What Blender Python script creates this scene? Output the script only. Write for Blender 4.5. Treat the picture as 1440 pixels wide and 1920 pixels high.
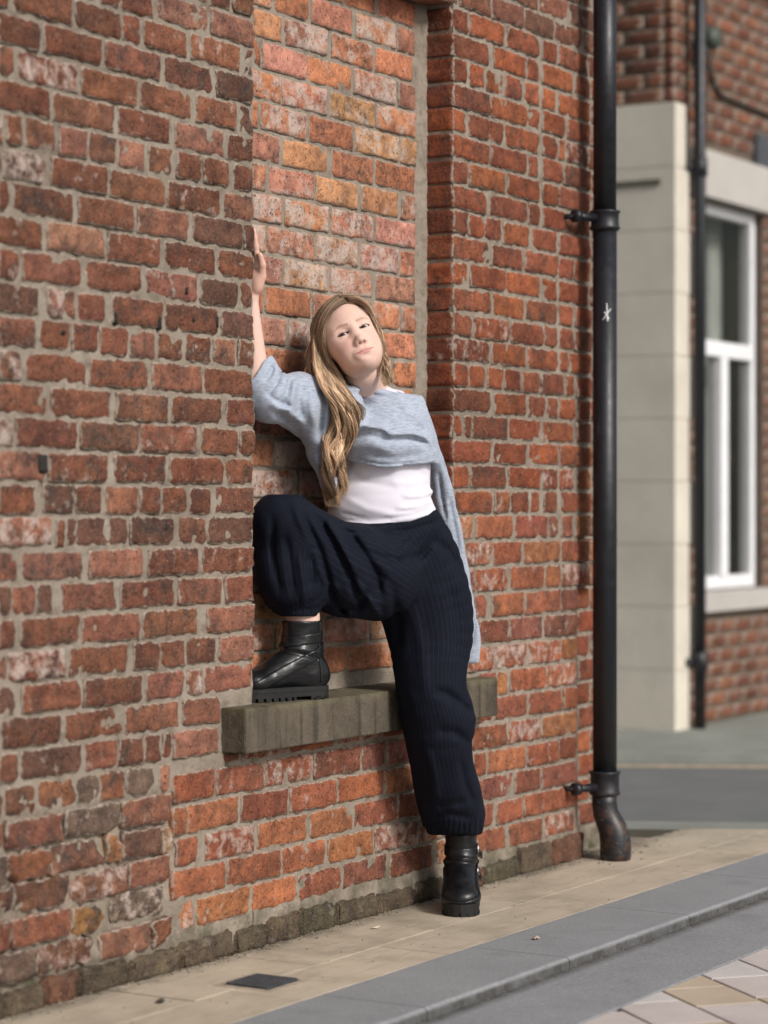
import bpy, bmesh, math, random
import numpy as np
from mathutils import Vector, Matrix, noise as MN

# ------------------------------------------------------------------ scene, camera, light
sc = bpy.context.scene
for o in list(bpy.data.objects): bpy.data.objects.remove(o)
COL = sc.collection
R = math.radians
F, PCX, HY, CAMH = 4533.0, 720.0, 955.0, 1.12          # focal length / centre / horizon of the photograph in its pixels
TH = R(31.06); cT, sT = math.cos(TH), math.sin(TH)      # angle between the viewing direction and the wall
CX, CY = -5.1237, -3.4712
FWD = Vector((cT, sT, 0)); RGT = Vector((sT, -cT, 0)); UP = Vector((0, 0, 1))

cam_d = bpy.data.cameras.new('camera'); cam = bpy.data.objects.new('camera', cam_d); COL.objects.link(cam)
sc.camera = cam
cam.location = (CX, CY, CAMH)
cam.rotation_euler = (R(90), 0, TH - R(90))
cam_d.sensor_fit = 'VERTICAL'; cam_d.sensor_height = 36.0; cam_d.sensor_width = 27.0
cam_d.lens = 85.0
cam_d.shift_y = -(960.0 - HY) / 1920.0
cam_d.clip_start = 0.1; cam_d.clip_end = 500
cam_d.dof.use_dof = True; cam_d.dof.focus_distance = 6.55; cam_d.dof.aperture_fstop = 2.1

SUN_EL = 34.0
SUN_DIR = Vector((-0.22, -0.975, 0)).normalized()         # horizontal direction towards the sun
sun_vec = (SUN_DIR * math.cos(R(SUN_EL)) + UP * math.sin(R(SUN_EL))).normalized()
w = bpy.data.worlds.new('World'); sc.world = w; w.use_nodes = True
nt = w.node_tree; nt.nodes.clear()
wo = nt.nodes.new('ShaderNodeOutputWorld'); bg = nt.nodes.new('ShaderNodeBackground')
sky = nt.nodes.new('ShaderNodeTexSky'); sky.sky_type = 'NISHITA'; sky.sun_disc = False
sky.sun_elevation = R(SUN_EL); sky.sun_rotation = math.atan2(SUN_DIR.x, SUN_DIR.y)
sky.dust_density = 4.0; sky.air_density = 1.0; sky.ozone_density = 1.0
hs = nt.nodes.new('ShaderNodeHueSaturation'); hs.inputs['Saturation'].default_value = 0.35
nt.links.new(sky.outputs[0], hs.inputs['Color']); nt.links.new(hs.outputs[0], bg.inputs[0])
bg.inputs[1].default_value = 0.09
nt.links.new(bg.outputs[0], wo.inputs[0])
sun_d = bpy.data.lights.new('sun', 'SUN'); sun = bpy.data.objects.new('sun', sun_d); COL.objects.link(sun)
sun_d.energy = 2.1; sun_d.angle = R(11); sun_d.color = (1.0, 0.96, 0.91)
sun.rotation_euler = sun_vec.to_track_quat('Z', 'Y').to_euler(); sun.location = (0, -4, 6)
sc.view_settings.view_transform = 'Standard'; sc.view_settings.look = 'None'
sc.view_settings.exposure = 0.28; sc.view_settings.gamma = 1.0; sc.view_settings.use_curve_mapping = False

# ------------------------------------------------------------------ helpers
def ray(px, py):
    u = (px - PCX) / F; v = (HY - py) / F
    return Vector((u * sT + cT, -u * cT + sT, v))
CAMP = Vector((CX, CY, CAMH))
def onY(px, py, Y=0.0):
    d = ray(px, py); return CAMP + d * ((Y - CY) / d.y)
def onZ(px, py, Z=0.0):
    d = ray(px, py); return CAMP + d * ((Z - CAMH) / d.z)
def atD(px, py, D):                                      # point at depth D along the viewing axis
    return CAMP + ray(px, py) * D
def XofP(px, Y=0.0): return onY(px, HY, Y).x

def tag(o, label=None, cat=None, group=None, kind=None):
    if label: o['label'] = label
    if cat: o['category'] = cat
    if group: o['group'] = group
    if kind: o['kind'] = kind
    return o
def empty(name, loc=(0, 0, 0)):
    o = bpy.data.objects.new(name, None); COL.objects.link(o); o.location = loc; o.empty_display_size = 0.05
    return o
def link(name, me, mat, parent=None, smooth=False):
    o = bpy.data.objects.new(name, me); COL.objects.link(o)
    if mat is not None:
        for m in (mat if isinstance(mat, (list, tuple)) else [mat]): me.materials.append(m)
    if smooth: me.shade_smooth()
    if parent is not None:
        o.parent = parent
        pl = Vector((0, 0, 0)); q = parent
        while q is not None: pl += q.location; q = q.parent
        o.location = -pl                                  # meshes are built in world coordinates
    return o
def recenter(o):
    """move the origin of an unrotated mesh object to its geometry's middle-bottom"""
    me = o.data; n = len(me.vertices)
    co = np.empty(n * 3, 'f'); me.vertices.foreach_get('co', co); co = co.reshape(-1, 3)
    c = (co.min(0) + co.max(0)) / 2
    co -= c; me.vertices.foreach_set('co', co.ravel()); o.location = o.location + Vector(c.tolist()); return o
def mesh(name, V, Fc):
    me = bpy.data.meshes.new(name); me.from_pydata([tuple(v) for v in V], [], [tuple(f) for f in Fc]); me.update(); return me
def np_mesh(name, V, Q):
    """fast mesh from numpy verts (n,3) and quads/tris (m,k)"""
    me = bpy.data.meshes.new(name); V = np.asarray(V, 'f'); Q = np.asarray(Q, 'i'); k = Q.shape[1]
    me.vertices.add(len(V)); me.vertices.foreach_set('co', V.ravel())
    me.loops.add(Q.size); me.loops.foreach_set('vertex_index', Q.ravel())
    me.polygons.add(len(Q)); me.polygons.foreach_set('loop_start', np.arange(0, Q.size, k, dtype='i'))
    me.update(calc_edges=True); me.validate(); return me
class MB:
    """mesh collector"""
    def __init__(s): s.V = []; s.F = []
    def add(s, V, Fc):
        b = len(s.V); s.V += [tuple(v) for v in V]; s.F += [tuple(i + b for i in f) for f in Fc]
    def box(s, x0, x1, y0, y1, z0, z1):
        s.add([(x0,y0,z0),(x1,y0,z0),(x1,y1,z0),(x0,y1,z0),(x0,y0,z1),(x1,y0,z1),(x1,y1,z1),(x0,y1,z1)],
              [(0,3,2,1),(4,5,6,7),(0,1,5,4),(1,2,6,5),(2,3,7,6),(3,0,4,7)])
    def prism(s, poly, z0, z1):
        n = len(poly); V = [(p[0], p[1], z0) for p in poly] + [(p[0], p[1], z1) for p in poly]
        s.add(V, [tuple(range(n))[::-1], tuple(range(n, 2 * n))] + [(i, (i+1) % n, n + (i+1) % n, n + i) for i in range(n)])
    def tube(s, pts, rad, n=12, caps=True):
        pts = [Vector(p) for p in pts]; m = len(pts)
        rr = rad if isinstance(rad, (list, tuple)) else [rad] * m
        t0 = (pts[1] - pts[0]).normalized()
        ref = Vector((0, 0, 1)) if abs(t0.z) < 0.9 else Vector((1, 0, 0))
        a = t0.cross(ref).normalized(); V = []
        for i, p in enumerate(pts):
            t = (pts[min(i+1, m-1)] - pts[max(i-1, 0)]).normalized()
            a = (a - t * a.dot(t)).normalized(); b = t.cross(a)
            for k in range(n):
                th = 2 * math.pi * k / n; V.append(p + (a * math.cos(th) + b * math.sin(th)) * rr[i])
        Fc = [(i*n+k, i*n+(k+1) % n, (i+1)*n+(k+1) % n, (i+1)*n+k) for i in range(m-1) for k in range(n)]
        if caps: Fc += [tuple(range(n))[::-1], tuple(range((m-1)*n, m*n))]
        s.add(V, Fc)
    def lathe(s, prof, c, n=24):
        """prof = [(r, z)...] about a vertical axis at c"""
        V = [(c[0] + r*math.cos(2*math.pi*k/n), c[1] + r*math.sin(2*math.pi*k/n), c[2] + z) for r, z in prof for k in range(n)]
        m = len(prof)
        s.add(V, [(i*n+k, i*n+(k+1) % n, (i+1)*n+(k+1) % n, (i+1)*n+k) for i in range(m-1) for k in range(n)]
              + [tuple(range(n))[::-1], tuple(range((m-1)*n, m*n))])
    def mesh(s, name): return mesh(name, s.V, s.F)
    def build(s, name, mat, parent=None, smooth=False): return link(name, s.mesh(name), mat, parent, smooth)

def bevel(o, w=0.004, seg=2):
    m = o.modifiers.new('bevel', 'BEVEL'); m.width = w; m.segments = seg; m.limit_method = 'ANGLE'; return o

# ------------------------------------------------------------------ materials
class NT:
    def __init__(s, name):
        s.m = bpy.data.materials.new(name); s.m.use_nodes = True; s.t = s.m.node_tree
        s.b = s.t.nodes['Principled BSDF']; s.geo = None
    def n(s, typ, **kw):
        nd = s.t.nodes.new(typ)
        for k, v in kw.items():
            if k in ('op', 'operation'): nd.operation = v
            elif hasattr(nd, k): setattr(nd, k, v)
        return nd
    def L(s, a, b): s.t.links.new(a, b)
    def pos(s):
        if s.geo is None: s.geo = s.n('ShaderNodeNewGeometry')
        return s.geo.outputs['Position']
    def mapped(s, src=None, scale=(1, 1, 1), rot=(0, 0, 0)):
        mp = s.n('ShaderNodeMapping'); s.L(src or s.pos(), mp.inputs[0])
        mp.inputs['Scale'].default_value = scale; mp.inputs['Rotation'].default_value = rot; return mp.outputs[0]
    def noise(s, scale, detail=4, rough=0.55, src=None, dist=0.0):
        nd = s.n('ShaderNodeTexNoise'); s.L(src or s.pos(), nd.inputs['Vector'])
        nd.inputs['Scale'].default_value = scale; nd.inputs['Detail'].default_value = detail
        nd.inputs['Roughness'].default_value = rough; nd.inputs['Distortion'].default_value = dist
        return nd.outputs['Fac']
    def ramp(s, src, a, b, lo=0.0, hi=1.0):
        nd = s.n('ShaderNodeMapRange'); s.L(src, nd.inputs[0])
        for i, v in enumerate((a, b, lo, hi)): nd.inputs[i + 1].default_value = v
        return nd.outputs[0]
    def math(s, op, a, b=None):
        nd = s.n('ShaderNodeMath', op=op)
        for i, v in enumerate((a, b)):
            if v is None: continue
            if hasattr(v, 'links') or hasattr(v, 'node'): s.L(v, nd.inputs[i])
            else: nd.inputs[i].default_value = v
        return nd.outputs[0]
    def mix(s, fac, a, b, typ='MIX'):
        nd = s.n('ShaderNodeMix'); nd.data_type = 'RGBA'; nd.blend_type = typ
        for sock, v in ((nd.inputs['Factor'], fac), (nd.inputs[6], a), (nd.inputs[7], b)):
            if hasattr(v, 'node'): s.L(v, sock)
            elif isinstance(v, (int, float)): sock.default_value = v
            else: sock.default_value = (v[0], v[1], v[2], 1)
        return nd.outputs[2]
    def attr(s, name):
        nd = s.n('ShaderNodeAttribute'); nd.attribute_name = name; return nd
    def bump(s, h, strength=0.5, dist=0.004, prev=None):
        nd = s.n('ShaderNodeBump'); nd.inputs['Strength'].default_value = strength; nd.inputs['Distance'].default_value = dist
        s.L(h, nd.inputs['Height'])
        if prev is not None: s.L(prev, nd.inputs['Normal'])
        return nd.outputs[0]
    def done(s, col=None, rough=None, nrm=None, **kw):
        for k, v in (('Base Color', col), ('Roughness', rough), ('Normal', nrm)):
            if v is None: continue
            if hasattr(v, 'node'): s.L(v, s.b.inputs[k])
            elif isinstance(v, (int, float)): s.b.inputs[k].default_value = v
            else: s.b.inputs[k].default_value = (v[0], v[1], v[2], 1)
        for k, v in kw.items():
            k = k.replace('_', ' ')
            if hasattr(v, 'node'): s.L(v, s.b.inputs[k])
            else: s.b.inputs[k].default_value = v
        return s.m

def mat_brick():
    t = NT('brick'); tint = t.attr('tint').outputs['Color']; par = t.attr('par')
    sx = t.n('ShaderNodeSeparateColor'); t.L(par.outputs['Color'], sx.inputs[0])
    bloom, soot, edge = sx.outputs[0], sx.outputs[1], sx.outputs[2]
    big = t.noise(13, 4, 0.6); mid = t.noise(42, 5, 0.68); pit = t.noise(135, 4, 0.65); grain = t.noise(330, 3, 0.6)
    c = t.mix(t.ramp(big, 0.38, 0.66), t.mix(1.0, tint, (1.18, 1.12, 1.05), 'MULTIPLY'), t.mix(1.0, tint, (0.60, 0.56, 0.58), 'MULTIPLY'))
    c = t.mix(t.ramp(mid, 0.52, 0.75, 0, 0.6), c, t.mix(1.0, c, (1.55, 1.62, 1.5), 'MULTIPLY'))
    c = t.mix(t.ramp(mid, 0.47, 0.29, 0, 0.8), c, t.mix(1.0, c, (0.42, 0.40, 0.42), 'MULTIPLY'))
    # soot in blotches
    s1 = t.math('MULTIPLY', t.ramp(t.noise(19, 5, 0.72), 0.47, 0.66), soot)
    c = t.mix(s1, c, (0.050, 0.040, 0.035))
    # broad grime over whole areas of the wall
    c = t.mix(t.ramp(t.noise(1.9, 4, 0.6), 0.44, 0.66, 0, 0.55), c, t.mix(1.0, c, (0.52, 0.50, 0.50), 'MULTIPLY'))
    # lime bloom
    b1 = t.math('ADD', t.noise(24, 5, 0.64), t.math('MULTIPLY', bloom, 0.36))
    c = t.mix(t.math('MULTIPLY', t.ramp(b1, 0.66, 0.84, 0, 0.8), t.ramp(bloom, 0.02, 0.25)), c, (0.50, 0.41, 0.36))
    # mortar dragged over the arrises
    e1 = t.ramp(t.math('ADD', t.math('MULTIPLY', edge, 0.55), t.noise(48, 5, 0.7)), 0.88, 1.02, 0, 0.9)
    c = t.mix(e1, c, (0.36, 0.31, 0.255))
    # pits and grains
    c = t.mix(t.ramp(pit, 0.385, 0.30, 0, 0.85), c, (0.040, 0.027, 0.022))
    c = t.mix(t.ramp(grain, 0.58, 0.72, 0, 0.5), c, (0.60, 0.40, 0.28))
    c = t.mix(t.ramp(grain, 0.44, 0.30, 0, 0.62), c, (0.06, 0.03, 0.02))
    h = t.math('ADD', t.math('MULTIPLY', mid, 1.0), t.math('MULTIPLY', t.ramp(pit, 0.24, 0.42), 0.6))
    n1 = t.bump(h, 0.95, 0.007); n2 = t.bump(grain, 0.6, 0.0025, n1)
    return t.done(c, t.ramp(mid, 0.2, 0.8, 0.8, 0.97), n2, Specular_IOR_Level=0.22)
def mat_mortar(col=(0.335, 0.283, 0.230), name='mortar'):
    t = NT(name); a = t.noise(9, 5, 0.65); b = t.noise(60, 5, 0.7); g = t.noise(330, 3, 0.6)
    c = t.mix(t.ramp(a, 0.3, 0.72), col, (col[0]*0.68, col[1]*0.66, col[2]*0.63))
    c = t.mix(t.ramp(b, 0.55, 0.8, 0, 0.6), c, (col[0]*1.35, col[1]*1.36, col[2]*1.38))
    c = t.mix(t.ramp(g, 0.42, 0.25, 0, 0.5), c, (0.12, 0.10, 0.08))
    c = t.mix(t.ramp(t.noise(1.9, 4, 0.6), 0.44, 0.66, 0, 0.5), c, t.mix(1.0, c, (0.55, 0.53, 0.52), 'MULTIPLY'))
    c = t.mix(t.ramp(t.noise(21, 5, 0.7), 0.50, 0.68, 0, 0.7), c, (0.125, 0.10, 0.08))
    # moss and damp low down, where it grows on the real wall
    sp = t.n('ShaderNodeSeparateXYZ'); t.L(t.pos(), sp.inputs[0])
    low = t.ramp(sp.outputs[2], 0.20, 0.02)
    c = t.mix(t.math('MULTIPLY', low, t.ramp(t.noise(13, 4, 0.6), 0.40, 0.62)), c, (0.075, 0.072, 0.045))
    n1 = t.bump(b, 0.8, 0.006); n2 = t.bump(g, 0.6, 0.002, n1)
    return t.done(c, 0.93, n2, Specular_IOR_Level=0.2)
def mat_stone(name, col, dark, sc1=6, streak=False, moss=0.0, speck=0.3, bumpd=0.002, rough=0.85, kerb_y=None):
    t = NT(name); a = t.noise(sc1, 5, 0.65); g = t.noise(130 if kerb_y else 260, 3, 0.7); m = t.noise(35, 5, 0.6)
    c = t.mix(t.ramp(a, 0.35, 0.7), col, dark)
    if streak:
        st = t.noise(16, 4, 0.6, t.mapped(scale=(1, 1, 0.08)))
        c = t.mix(t.ramp(st, 0.45, 0.72, 0, 0.6), c, (dark[0]*0.5, dark[1]*0.5, dark[2]*0.5))
    c = t.mix(t.ramp(g, 0.56, 0.75, 0, speck), c, tuple(min(1, x*1.7) for x in col))
    c = t.mix(t.ramp(g, 0.44, 0.25, 0, speck), c, tuple(x*0.4 for x in dark))
    if moss: c = t.mix(t.ramp(m, 0.62 - 0.2*moss, 0.8 - 0.2*moss, 0, 0.8), c, (0.085, 0.085, 0.04))
    if kerb_y:                                             # darker line low along the kerb face and scattered stains
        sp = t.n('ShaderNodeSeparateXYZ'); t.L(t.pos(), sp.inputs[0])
        k = t.math('MULTIPLY', t.ramp(sp.outputs[2], -0.003, -0.010), t.ramp(t.math('ABSOLUTE', t.math('SUBTRACT', sp.outputs[1], kerb_y)), 0.05, 0.012))
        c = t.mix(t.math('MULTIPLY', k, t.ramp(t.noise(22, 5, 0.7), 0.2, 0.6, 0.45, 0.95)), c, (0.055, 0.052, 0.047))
        c = t.mix(t.ramp(t.noise(4.5, 5, 0.7), 0.54, 0.72, 0, 0.4), c, tuple(x*0.6 for x in dark))
        c = t.mix(t.ramp(t.noise(30, 3, 0.5), 0.70, 0.74, 0, 0.35), c, tuple(x*0.45 for x in dark))
    n1 = t.bump(m, 0.5, bumpd*2); n2 = t.bump(g, 0.5, bumpd, n1)
    return t.done(c, rough, n2, Specular_IOR_Level=0.3)
def mat_plain(name, col, rough=0.6, var=0.25, scale=20, bmp=0.2, metal=0.0, spec=0.4):
    t = NT(name); a = t.noise(scale, 5, 0.6)
    c = t.mix(t.ramp(a, 0.3, 0.7), tuple(x*(1-var) for x in col), tuple(min(1, x*(1+var)) for x in col))
    return t.done(c, rough, t.bump(t.noise(scale*6, 4), bmp, 0.002), Metallic=metal, Specular_IOR_Level=spec)
def mat_flag(name, col, dark):
    """sawn york stone: faint bedding lines and stains"""
    t = NT(name); oi = t.n('ShaderNodeObjectInfo')
    a = t.noise(5, 5, 0.65); v = t.noise(9, 4, 0.6, t.mapped(scale=(0.6, 3.5, 1), rot=(0, 0, 0.35)), 1.2); g = t.noise(300, 3, 0.6)
    c = t.mix(t.ramp(a, 0.35, 0.68), col, dark)
    c = t.mix(t.ramp(v, 0.5, 0.75, 0, 0.55), c, (dark[0]*0.72, dark[1]*0.70, dark[2]*0.66))
    c = t.mix(t.ramp(oi.outputs['Random'], 0, 1, 0, 0.35), c, t.mix(1.0, c, (0.8, 0.8, 0.82), 'MULTIPLY'))
    c = t.mix(t.ramp(g, 0.58, 0.75, 0, 0.3), c, (0.6, 0.55, 0.46))
    c = t.mix(t.ramp(g, 0.42, 0.25, 0, 0.4), c, (0.1, 0.08, 0.06))
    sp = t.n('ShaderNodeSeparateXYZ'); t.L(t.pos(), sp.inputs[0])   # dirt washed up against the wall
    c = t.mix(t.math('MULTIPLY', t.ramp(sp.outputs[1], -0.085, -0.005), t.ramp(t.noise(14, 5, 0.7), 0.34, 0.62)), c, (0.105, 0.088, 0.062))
    c = t.mix(t.ramp(t.noise(2.6, 5, 0.7), 0.5, 0.72, 0, 0.5), c, (0.19, 0.165, 0.125))
    n2 = t.bump(g, 0.35, 0.0015, t.bump(t.noise(40, 4), 0.3, 0.003))
    return t.done(c, 0.85, n2, Specular_IOR_Level=0.3)
M_BRICK = mat_brick(); M_MORT = mat_mortar()
def mat_sill():
    t = NT('sill_stone'); a = t.noise(7, 5, 0.65); g = t.noise(180, 4, 0.7); m = t.noise(46, 5, 0.7)
    c = t.mix(t.ramp(a, 0.35, 0.65), (0.130, 0.108, 0.080), (0.070, 0.057, 0.042))
    st = t.noise(34, 4, 0.6, t.mapped(scale=(1, 1, 0.06))); c = t.mix(t.ramp(st, 0.50, 0.66, 0, 0.75), c, (0.035, 0.030, 0.023))
    c = t.mix(t.ramp(m, 0.58, 0.74, 0, 0.6), c, (0.18, 0.155, 0.115)); c = t.mix(t.ramp(m, 0.42, 0.28, 0, 0.7), c, (0.045, 0.037, 0.028))
    c = t.mix(t.ramp(g, 0.58, 0.72, 0, 0.45), c, (0.30, 0.26, 0.20)); c = t.mix(t.ramp(g, 0.42, 0.28, 0, 0.5), c, (0.03, 0.025, 0.02))
    sp = t.n('ShaderNodeSeparateXYZ'); t.L(t.pos(), sp.inputs[0])      # lichen along the top edge
    li = t.math('MULTIPLY', t.ramp(sp.outputs[2], 0.600, 0.619), t.ramp(t.noise(20, 5, 0.7), 0.38, 0.58)); c = t.mix(t.math('MULTIPLY', li, 0.5), c, (0.17, 0.155, 0.085))
    return t.done(c, 0.9, t.bump(g, 0.7, 0.002, t.bump(m, 0.9, 0.006)), Specular_IOR_Level=0.2)
M_SILL = mat_sill()
M_FLAG = mat_flag('york_stone', (0.52, 0.44, 0.34), (0.42, 0.355, 0.27))
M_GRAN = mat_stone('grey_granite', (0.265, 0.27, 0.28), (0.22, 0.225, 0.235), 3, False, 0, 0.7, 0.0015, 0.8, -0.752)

# ------------------------------------------------------------------ bricks
rng = random.Random(11)
def fbm(v, s, o=0.0): return MN.noise(Vector((v[0]*s + o, v[1]*s + 3.7 + o, v[2]*s - 1.3)))
def brick_geo(x0, x1, z0, z1, Y, seed, ero=1.0, depth=0.095, step=0.0085, axis=0):
    """one worn brick: gridded face with a ragged outline. axis 0: face towards -Y, runs along X; axis 1: face towards -X, runs along Y"""
    L, Hh = x1 - x0, z1 - z0
    nx = max(3, int(L / step)); nz = max(3, int(Hh / step))
    out = rng.uniform(-0.003, 0.003)*ero
    tl, tr = rng.uniform(-0.0025, 0.0025)*ero, rng.uniform(-0.0025, 0.0025)*ero
    chip = [(rng.choice((0, L)), rng.choice((0, Hh)), rng.uniform(0.008, 0.022)*min(ero, 1.8)) for _ in range(2 if rng.random() < 0.7*ero else 0)]
    V = []; E = []
    for j in range(nz + 1):
        for i in range(nx + 1):
            u, v = L * i / nx, Hh * j / nz
            p = (x0 + u, Y, z0 + v + (tl * (1 - i/nx) + tr * i/nx))
            edge = (i in (0, nx)) or (j in (0, nz))
            e1 = min(u, L - u, v, Hh - v)
            y = Y + out + 0.0045*ero*fbm(p, 26, seed) + 0.0035*ero*fbm(p, 70, seed)
            y += 0.006*ero*max(0.0, fbm(p, 14, seed*1.7) - 0.25)*2.2
            dx = dz = 0.0
            if e1 < 0.012:
                y += 0.0012 * (1 - e1/0.012)
            if edge:
                y += 0.0018 + 0.003*max(0, fbm(p, 60, seed))*ero
                k = 0.0046*ero
                dx = k * fbm(p, 45, seed + 9) - (0.0015 if i == nx else -0.0015 if i == 0 else 0) * (1 + ero*fbm(p, 30, 5))
                dz = k * fbm(p, 45, seed + 19) - (0.0012 if j == nz else -0.0012 if j == 0 else 0) * (1 + ero*fbm(p, 30, 7))
            for (cu, cv, cr) in chip:
                d = math.hypot(u - cu, (v - cv)*1.2)
                if d < cr: y += (cr - d) * 0.7
            V.append((p[0] + dx, y, p[2] + dz)); E.append(max(0.0, 1 - e1/0.013))
    W = nx + 1; Fc = [(j*W+i, j*W+i+1, (j+1)*W+i+1, (j+1)*W+i) for j in range(nz) for i in range(nx)]
    ring = [i for i in range(W)] + [j*W+nx for j in range(1, nz+1)] + [nz*W+i for i in range(nx-1, -1, -1)] + [j*W for j in range(nz-1, 0, -1)]
    b = len(V)
    for k in ring: V.append((V[k][0], Y + 0.02, V[k][2]))
    m = len(ring)
    for q in range(m): V.append((V[ring[q]][0], Y + depth, V[ring[q]][2]))
    Fc += [(ring[(q+1) % m], ring[q], b + q, b + (q+1) % m) for q in range(m)]
    Fc += [(b + (q+1) % m, b + q, b + m + q, b + m + (q+1) % m) for q in range(m)]
    if axis == 1:                                      # turn about the vertical: x -> y, y -> x
        V = [(y, x, z) for x, y, z in V]; Fc = [tuple(reversed(f)) for f in Fc]
    return V, Fc, E + [0.25]*(len(V) - len(E))
class BrickSet:
    """collects bricks of one wall; the ones that show largest become parts, the rest one joined part"""
    def __init__(s): s.items = []
    def add(s, geo, tint, par, weight): s.items.append((geo, tint, par, weight))
    def build(s, parent, limit=300):
        it = sorted(s.items, key=lambda q: -q[3]); rest = it[limit:]
        rest += [q for q in it[:limit] if q[3] <= 0]; top = [q for q in it[:limit] if q[3] > 0]
        def attrs(me, tints, pars, counts, edge):
            for nm, dat in (('tint', tints), ('par', pars)):
                a = me.color_attributes.new(nm, 'FLOAT_COLOR', 'POINT')
                arr = np.repeat(np.array([tuple(d) + (1,) for d in dat], 'f'), counts, axis=0)
                if nm == 'par': arr[:, 2] = edge
                a.data.foreach_set('color', arr.ravel())
        for (V, Fc, E), tint, par, wgt in top:
            me = mesh('brick', V, Fc); attrs(me, [tint], [par], [len(V)], E)
            recenter(link('brick', me, M_BRICK, parent, True))
        if rest:
            mb = MB()
            for g, *_ in rest: mb.add(g[0], g[1])
            me = mb.mesh('brick_courses'); attrs(me, [q[1] for q in rest], [q[2] for q in rest], [len(q[0][0]) for q in rest], np.concatenate([q[0][2] for q in rest]))
            tag(recenter(link('brick_courses', me, M_BRICK, parent, True)), kind='stuff')
def proj(p):
    dx, dy = p[0]-CX, p[1]-CY; z = dx*cT + dy*sT
    return PCX + F*(dx*sT - dy*cT)/z, HY - F*(p[2]-CAMH)/z, z
def vis_weight(x0, x1, z0, z1, Y, axis=0):
    P = [proj((x, Y, z)) if axis == 0 else proj((Y, x, z)) for x in (x0, x1) for z in (z0, z1)]
    ax0, ax1 = min(p[0] for p in P), max(p[0] for p in P); ay0, ay1 = min(p[1] for p in P), max(p[1] for p in P)
    ix = max(0, min(ax1, 1440) - max(ax0, 0)); iy = max(0, min(ay1, 1920) - max(ay0, 0)); return ix*iy
def jit(c, a): k = 1 + rng.uniform(-a, a); return tuple(max(0.01, x*k*(1 + rng.uniform(-a*0.3, a*0.3))) for x in c)
PAL = {
 'old':  [(0.200,0.078,0.047),(0.165,0.066,0.042),(0.235,0.100,0.066),(0.135,0.066,0.047),(0.185,0.072,0.043),(0.28,0.132,0.092),(0.21,0.086,0.051)],
 'fill': [(0.48,0.205,0.115),(0.44,0.175,0.095),(0.50,0.245,0.135),(0.40,0.185,0.13),(0.50,0.27,0.135),(0.44,0.22,0.165),(0.46,0.19,0.115)],
 'pier': [(0.265,0.078,0.035),(0.225,0.065,0.033),(0.30,0.095,0.042),(0.20,0.066,0.038),(0.245,0.077,0.042)],
 'low':  [(0.31,0.108,0.054),(0.27,0.087,0.046),(0.35,0.142,0.066),(0.215,0.075,0.047),(0.29,0.101,0.056),(0.245,0.096,0.067)],
 'erod': [(0.25,0.105,0.054),(0.19,0.085,0.055),(0.31,0.155,0.066),(0.155,0.07,0.046),(0.14,0.10,0.075)],
 'far':  [(0.215,0.085,0.050),(0.185,0.072,0.044),(0.24,0.100,0.056),(0.195,0.085,0.058)]}
def style(kind, X, z):
    c = jit(rng.choice(PAL[kind]), 0.16); r = rng.random()
    if kind == 'old':  p = (0.05 + 0.28*r*r + (0.30 if r > 0.96 else 0), rng.choice((0.4, 0.7, 1.0)) * (1.0 if X < -0.4 else 0.9), 0)
    elif kind == 'fill':
        p = (rng.choice((0.1, 0.25, 0.5, 0.75)), rng.choice((0.0, 0.15, 0.4, 0.9)), 0)
    elif kind == 'pier': p = (0.12*r + (0.3 if r > 0.9 else 0), rng.choice((0.15, 0.4, 0.8)), 0)
    elif kind == 'low':  p = (rng.choice((0.05, 0.15, 0.25, 0.55)), rng.choice((0.0, 0.2, 0.6)), 0)
    elif kind == 'erod': p = (rng.choice((0.05, 0.15, 0.3, 0.5)), rng.choice((0.6, 0.9, 1.0)), 0)
    else: p = (0.1, 0.2, 0)
    return c, p
wall = empty('brick_wall', (0, 0.2, 0))
tag(wall, 'weathered red brick building wall with a shallow filled-in window recess the woman leans in', 'brick wall')
BS = BrickSet()
GAP = 0.009
def row(x0, x1, z0, z1, Y, known, kind, pitch=0.205, ero=1.0, phase=None):
    """known: sorted [(xa, xb)] world ranges; gaps and the ends are filled with bricks of about the pitch"""
    segs = []; cur = x0
    def fill(a, b):
        if b - a < 0.03: return
        n = max(1, round((b - a + GAP) / pitch)); p = (b - a + GAP) / n
        for i in range(n): segs.append((a + i*p, a + (i+1)*p - GAP))
    if not known and phase is not None:
        xs = x0; first = pitch*phase
        if first > 0.04: segs.append((xs, xs + first - GAP)); xs += first
        while xs + pitch*0.6 < x1: segs.append((xs, min(xs + pitch - GAP, x1))); xs += pitch
        if x1 - xs > 0.04: segs.append((xs, x1))
    else:
        for a, b in known:
            a, b = max(a, x0), min(b, x1)
            if b - a < 0.02: continue
            fill(cur, a - GAP); segs.append((a, b)); cur = b + GAP
        fill(cur, x1)
    for a, b in segs:
        k = kind
        if kind == 'old' and z0 < 0.47 and a < -0.3 and rng.random() < 0.9: k = 'erod'
        e = ero * (2.3 if k == 'erod' and z0 < 0.33 else 1.5 if k == 'erod' else 1.0)
        tint, par = style(k, a, z0)
        BS.add(brick_geo(a, b, z0 + 0.0034, z1 - 0.0034, Y, rng.uniform(0, 90), e), tint, par, vis_weight(a, b, z0, z1, Y))
def K(ox, scl, txt, Y=0.0):
    out = []
    for q in txt.split():
        a, b = q.split('-'); out.append((XofP(ox + float(a)/scl, Y) - 0.0025, XofP(ox + float(b)/scl, Y) + 0.0025))
    return out
XL, XEND, XP, XC = -2.0, 2.02, 1.037, 1.857      # left end, far end, pier corner, lower corner
z_n = lambda n: 1.105 + 0.0745*n
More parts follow.
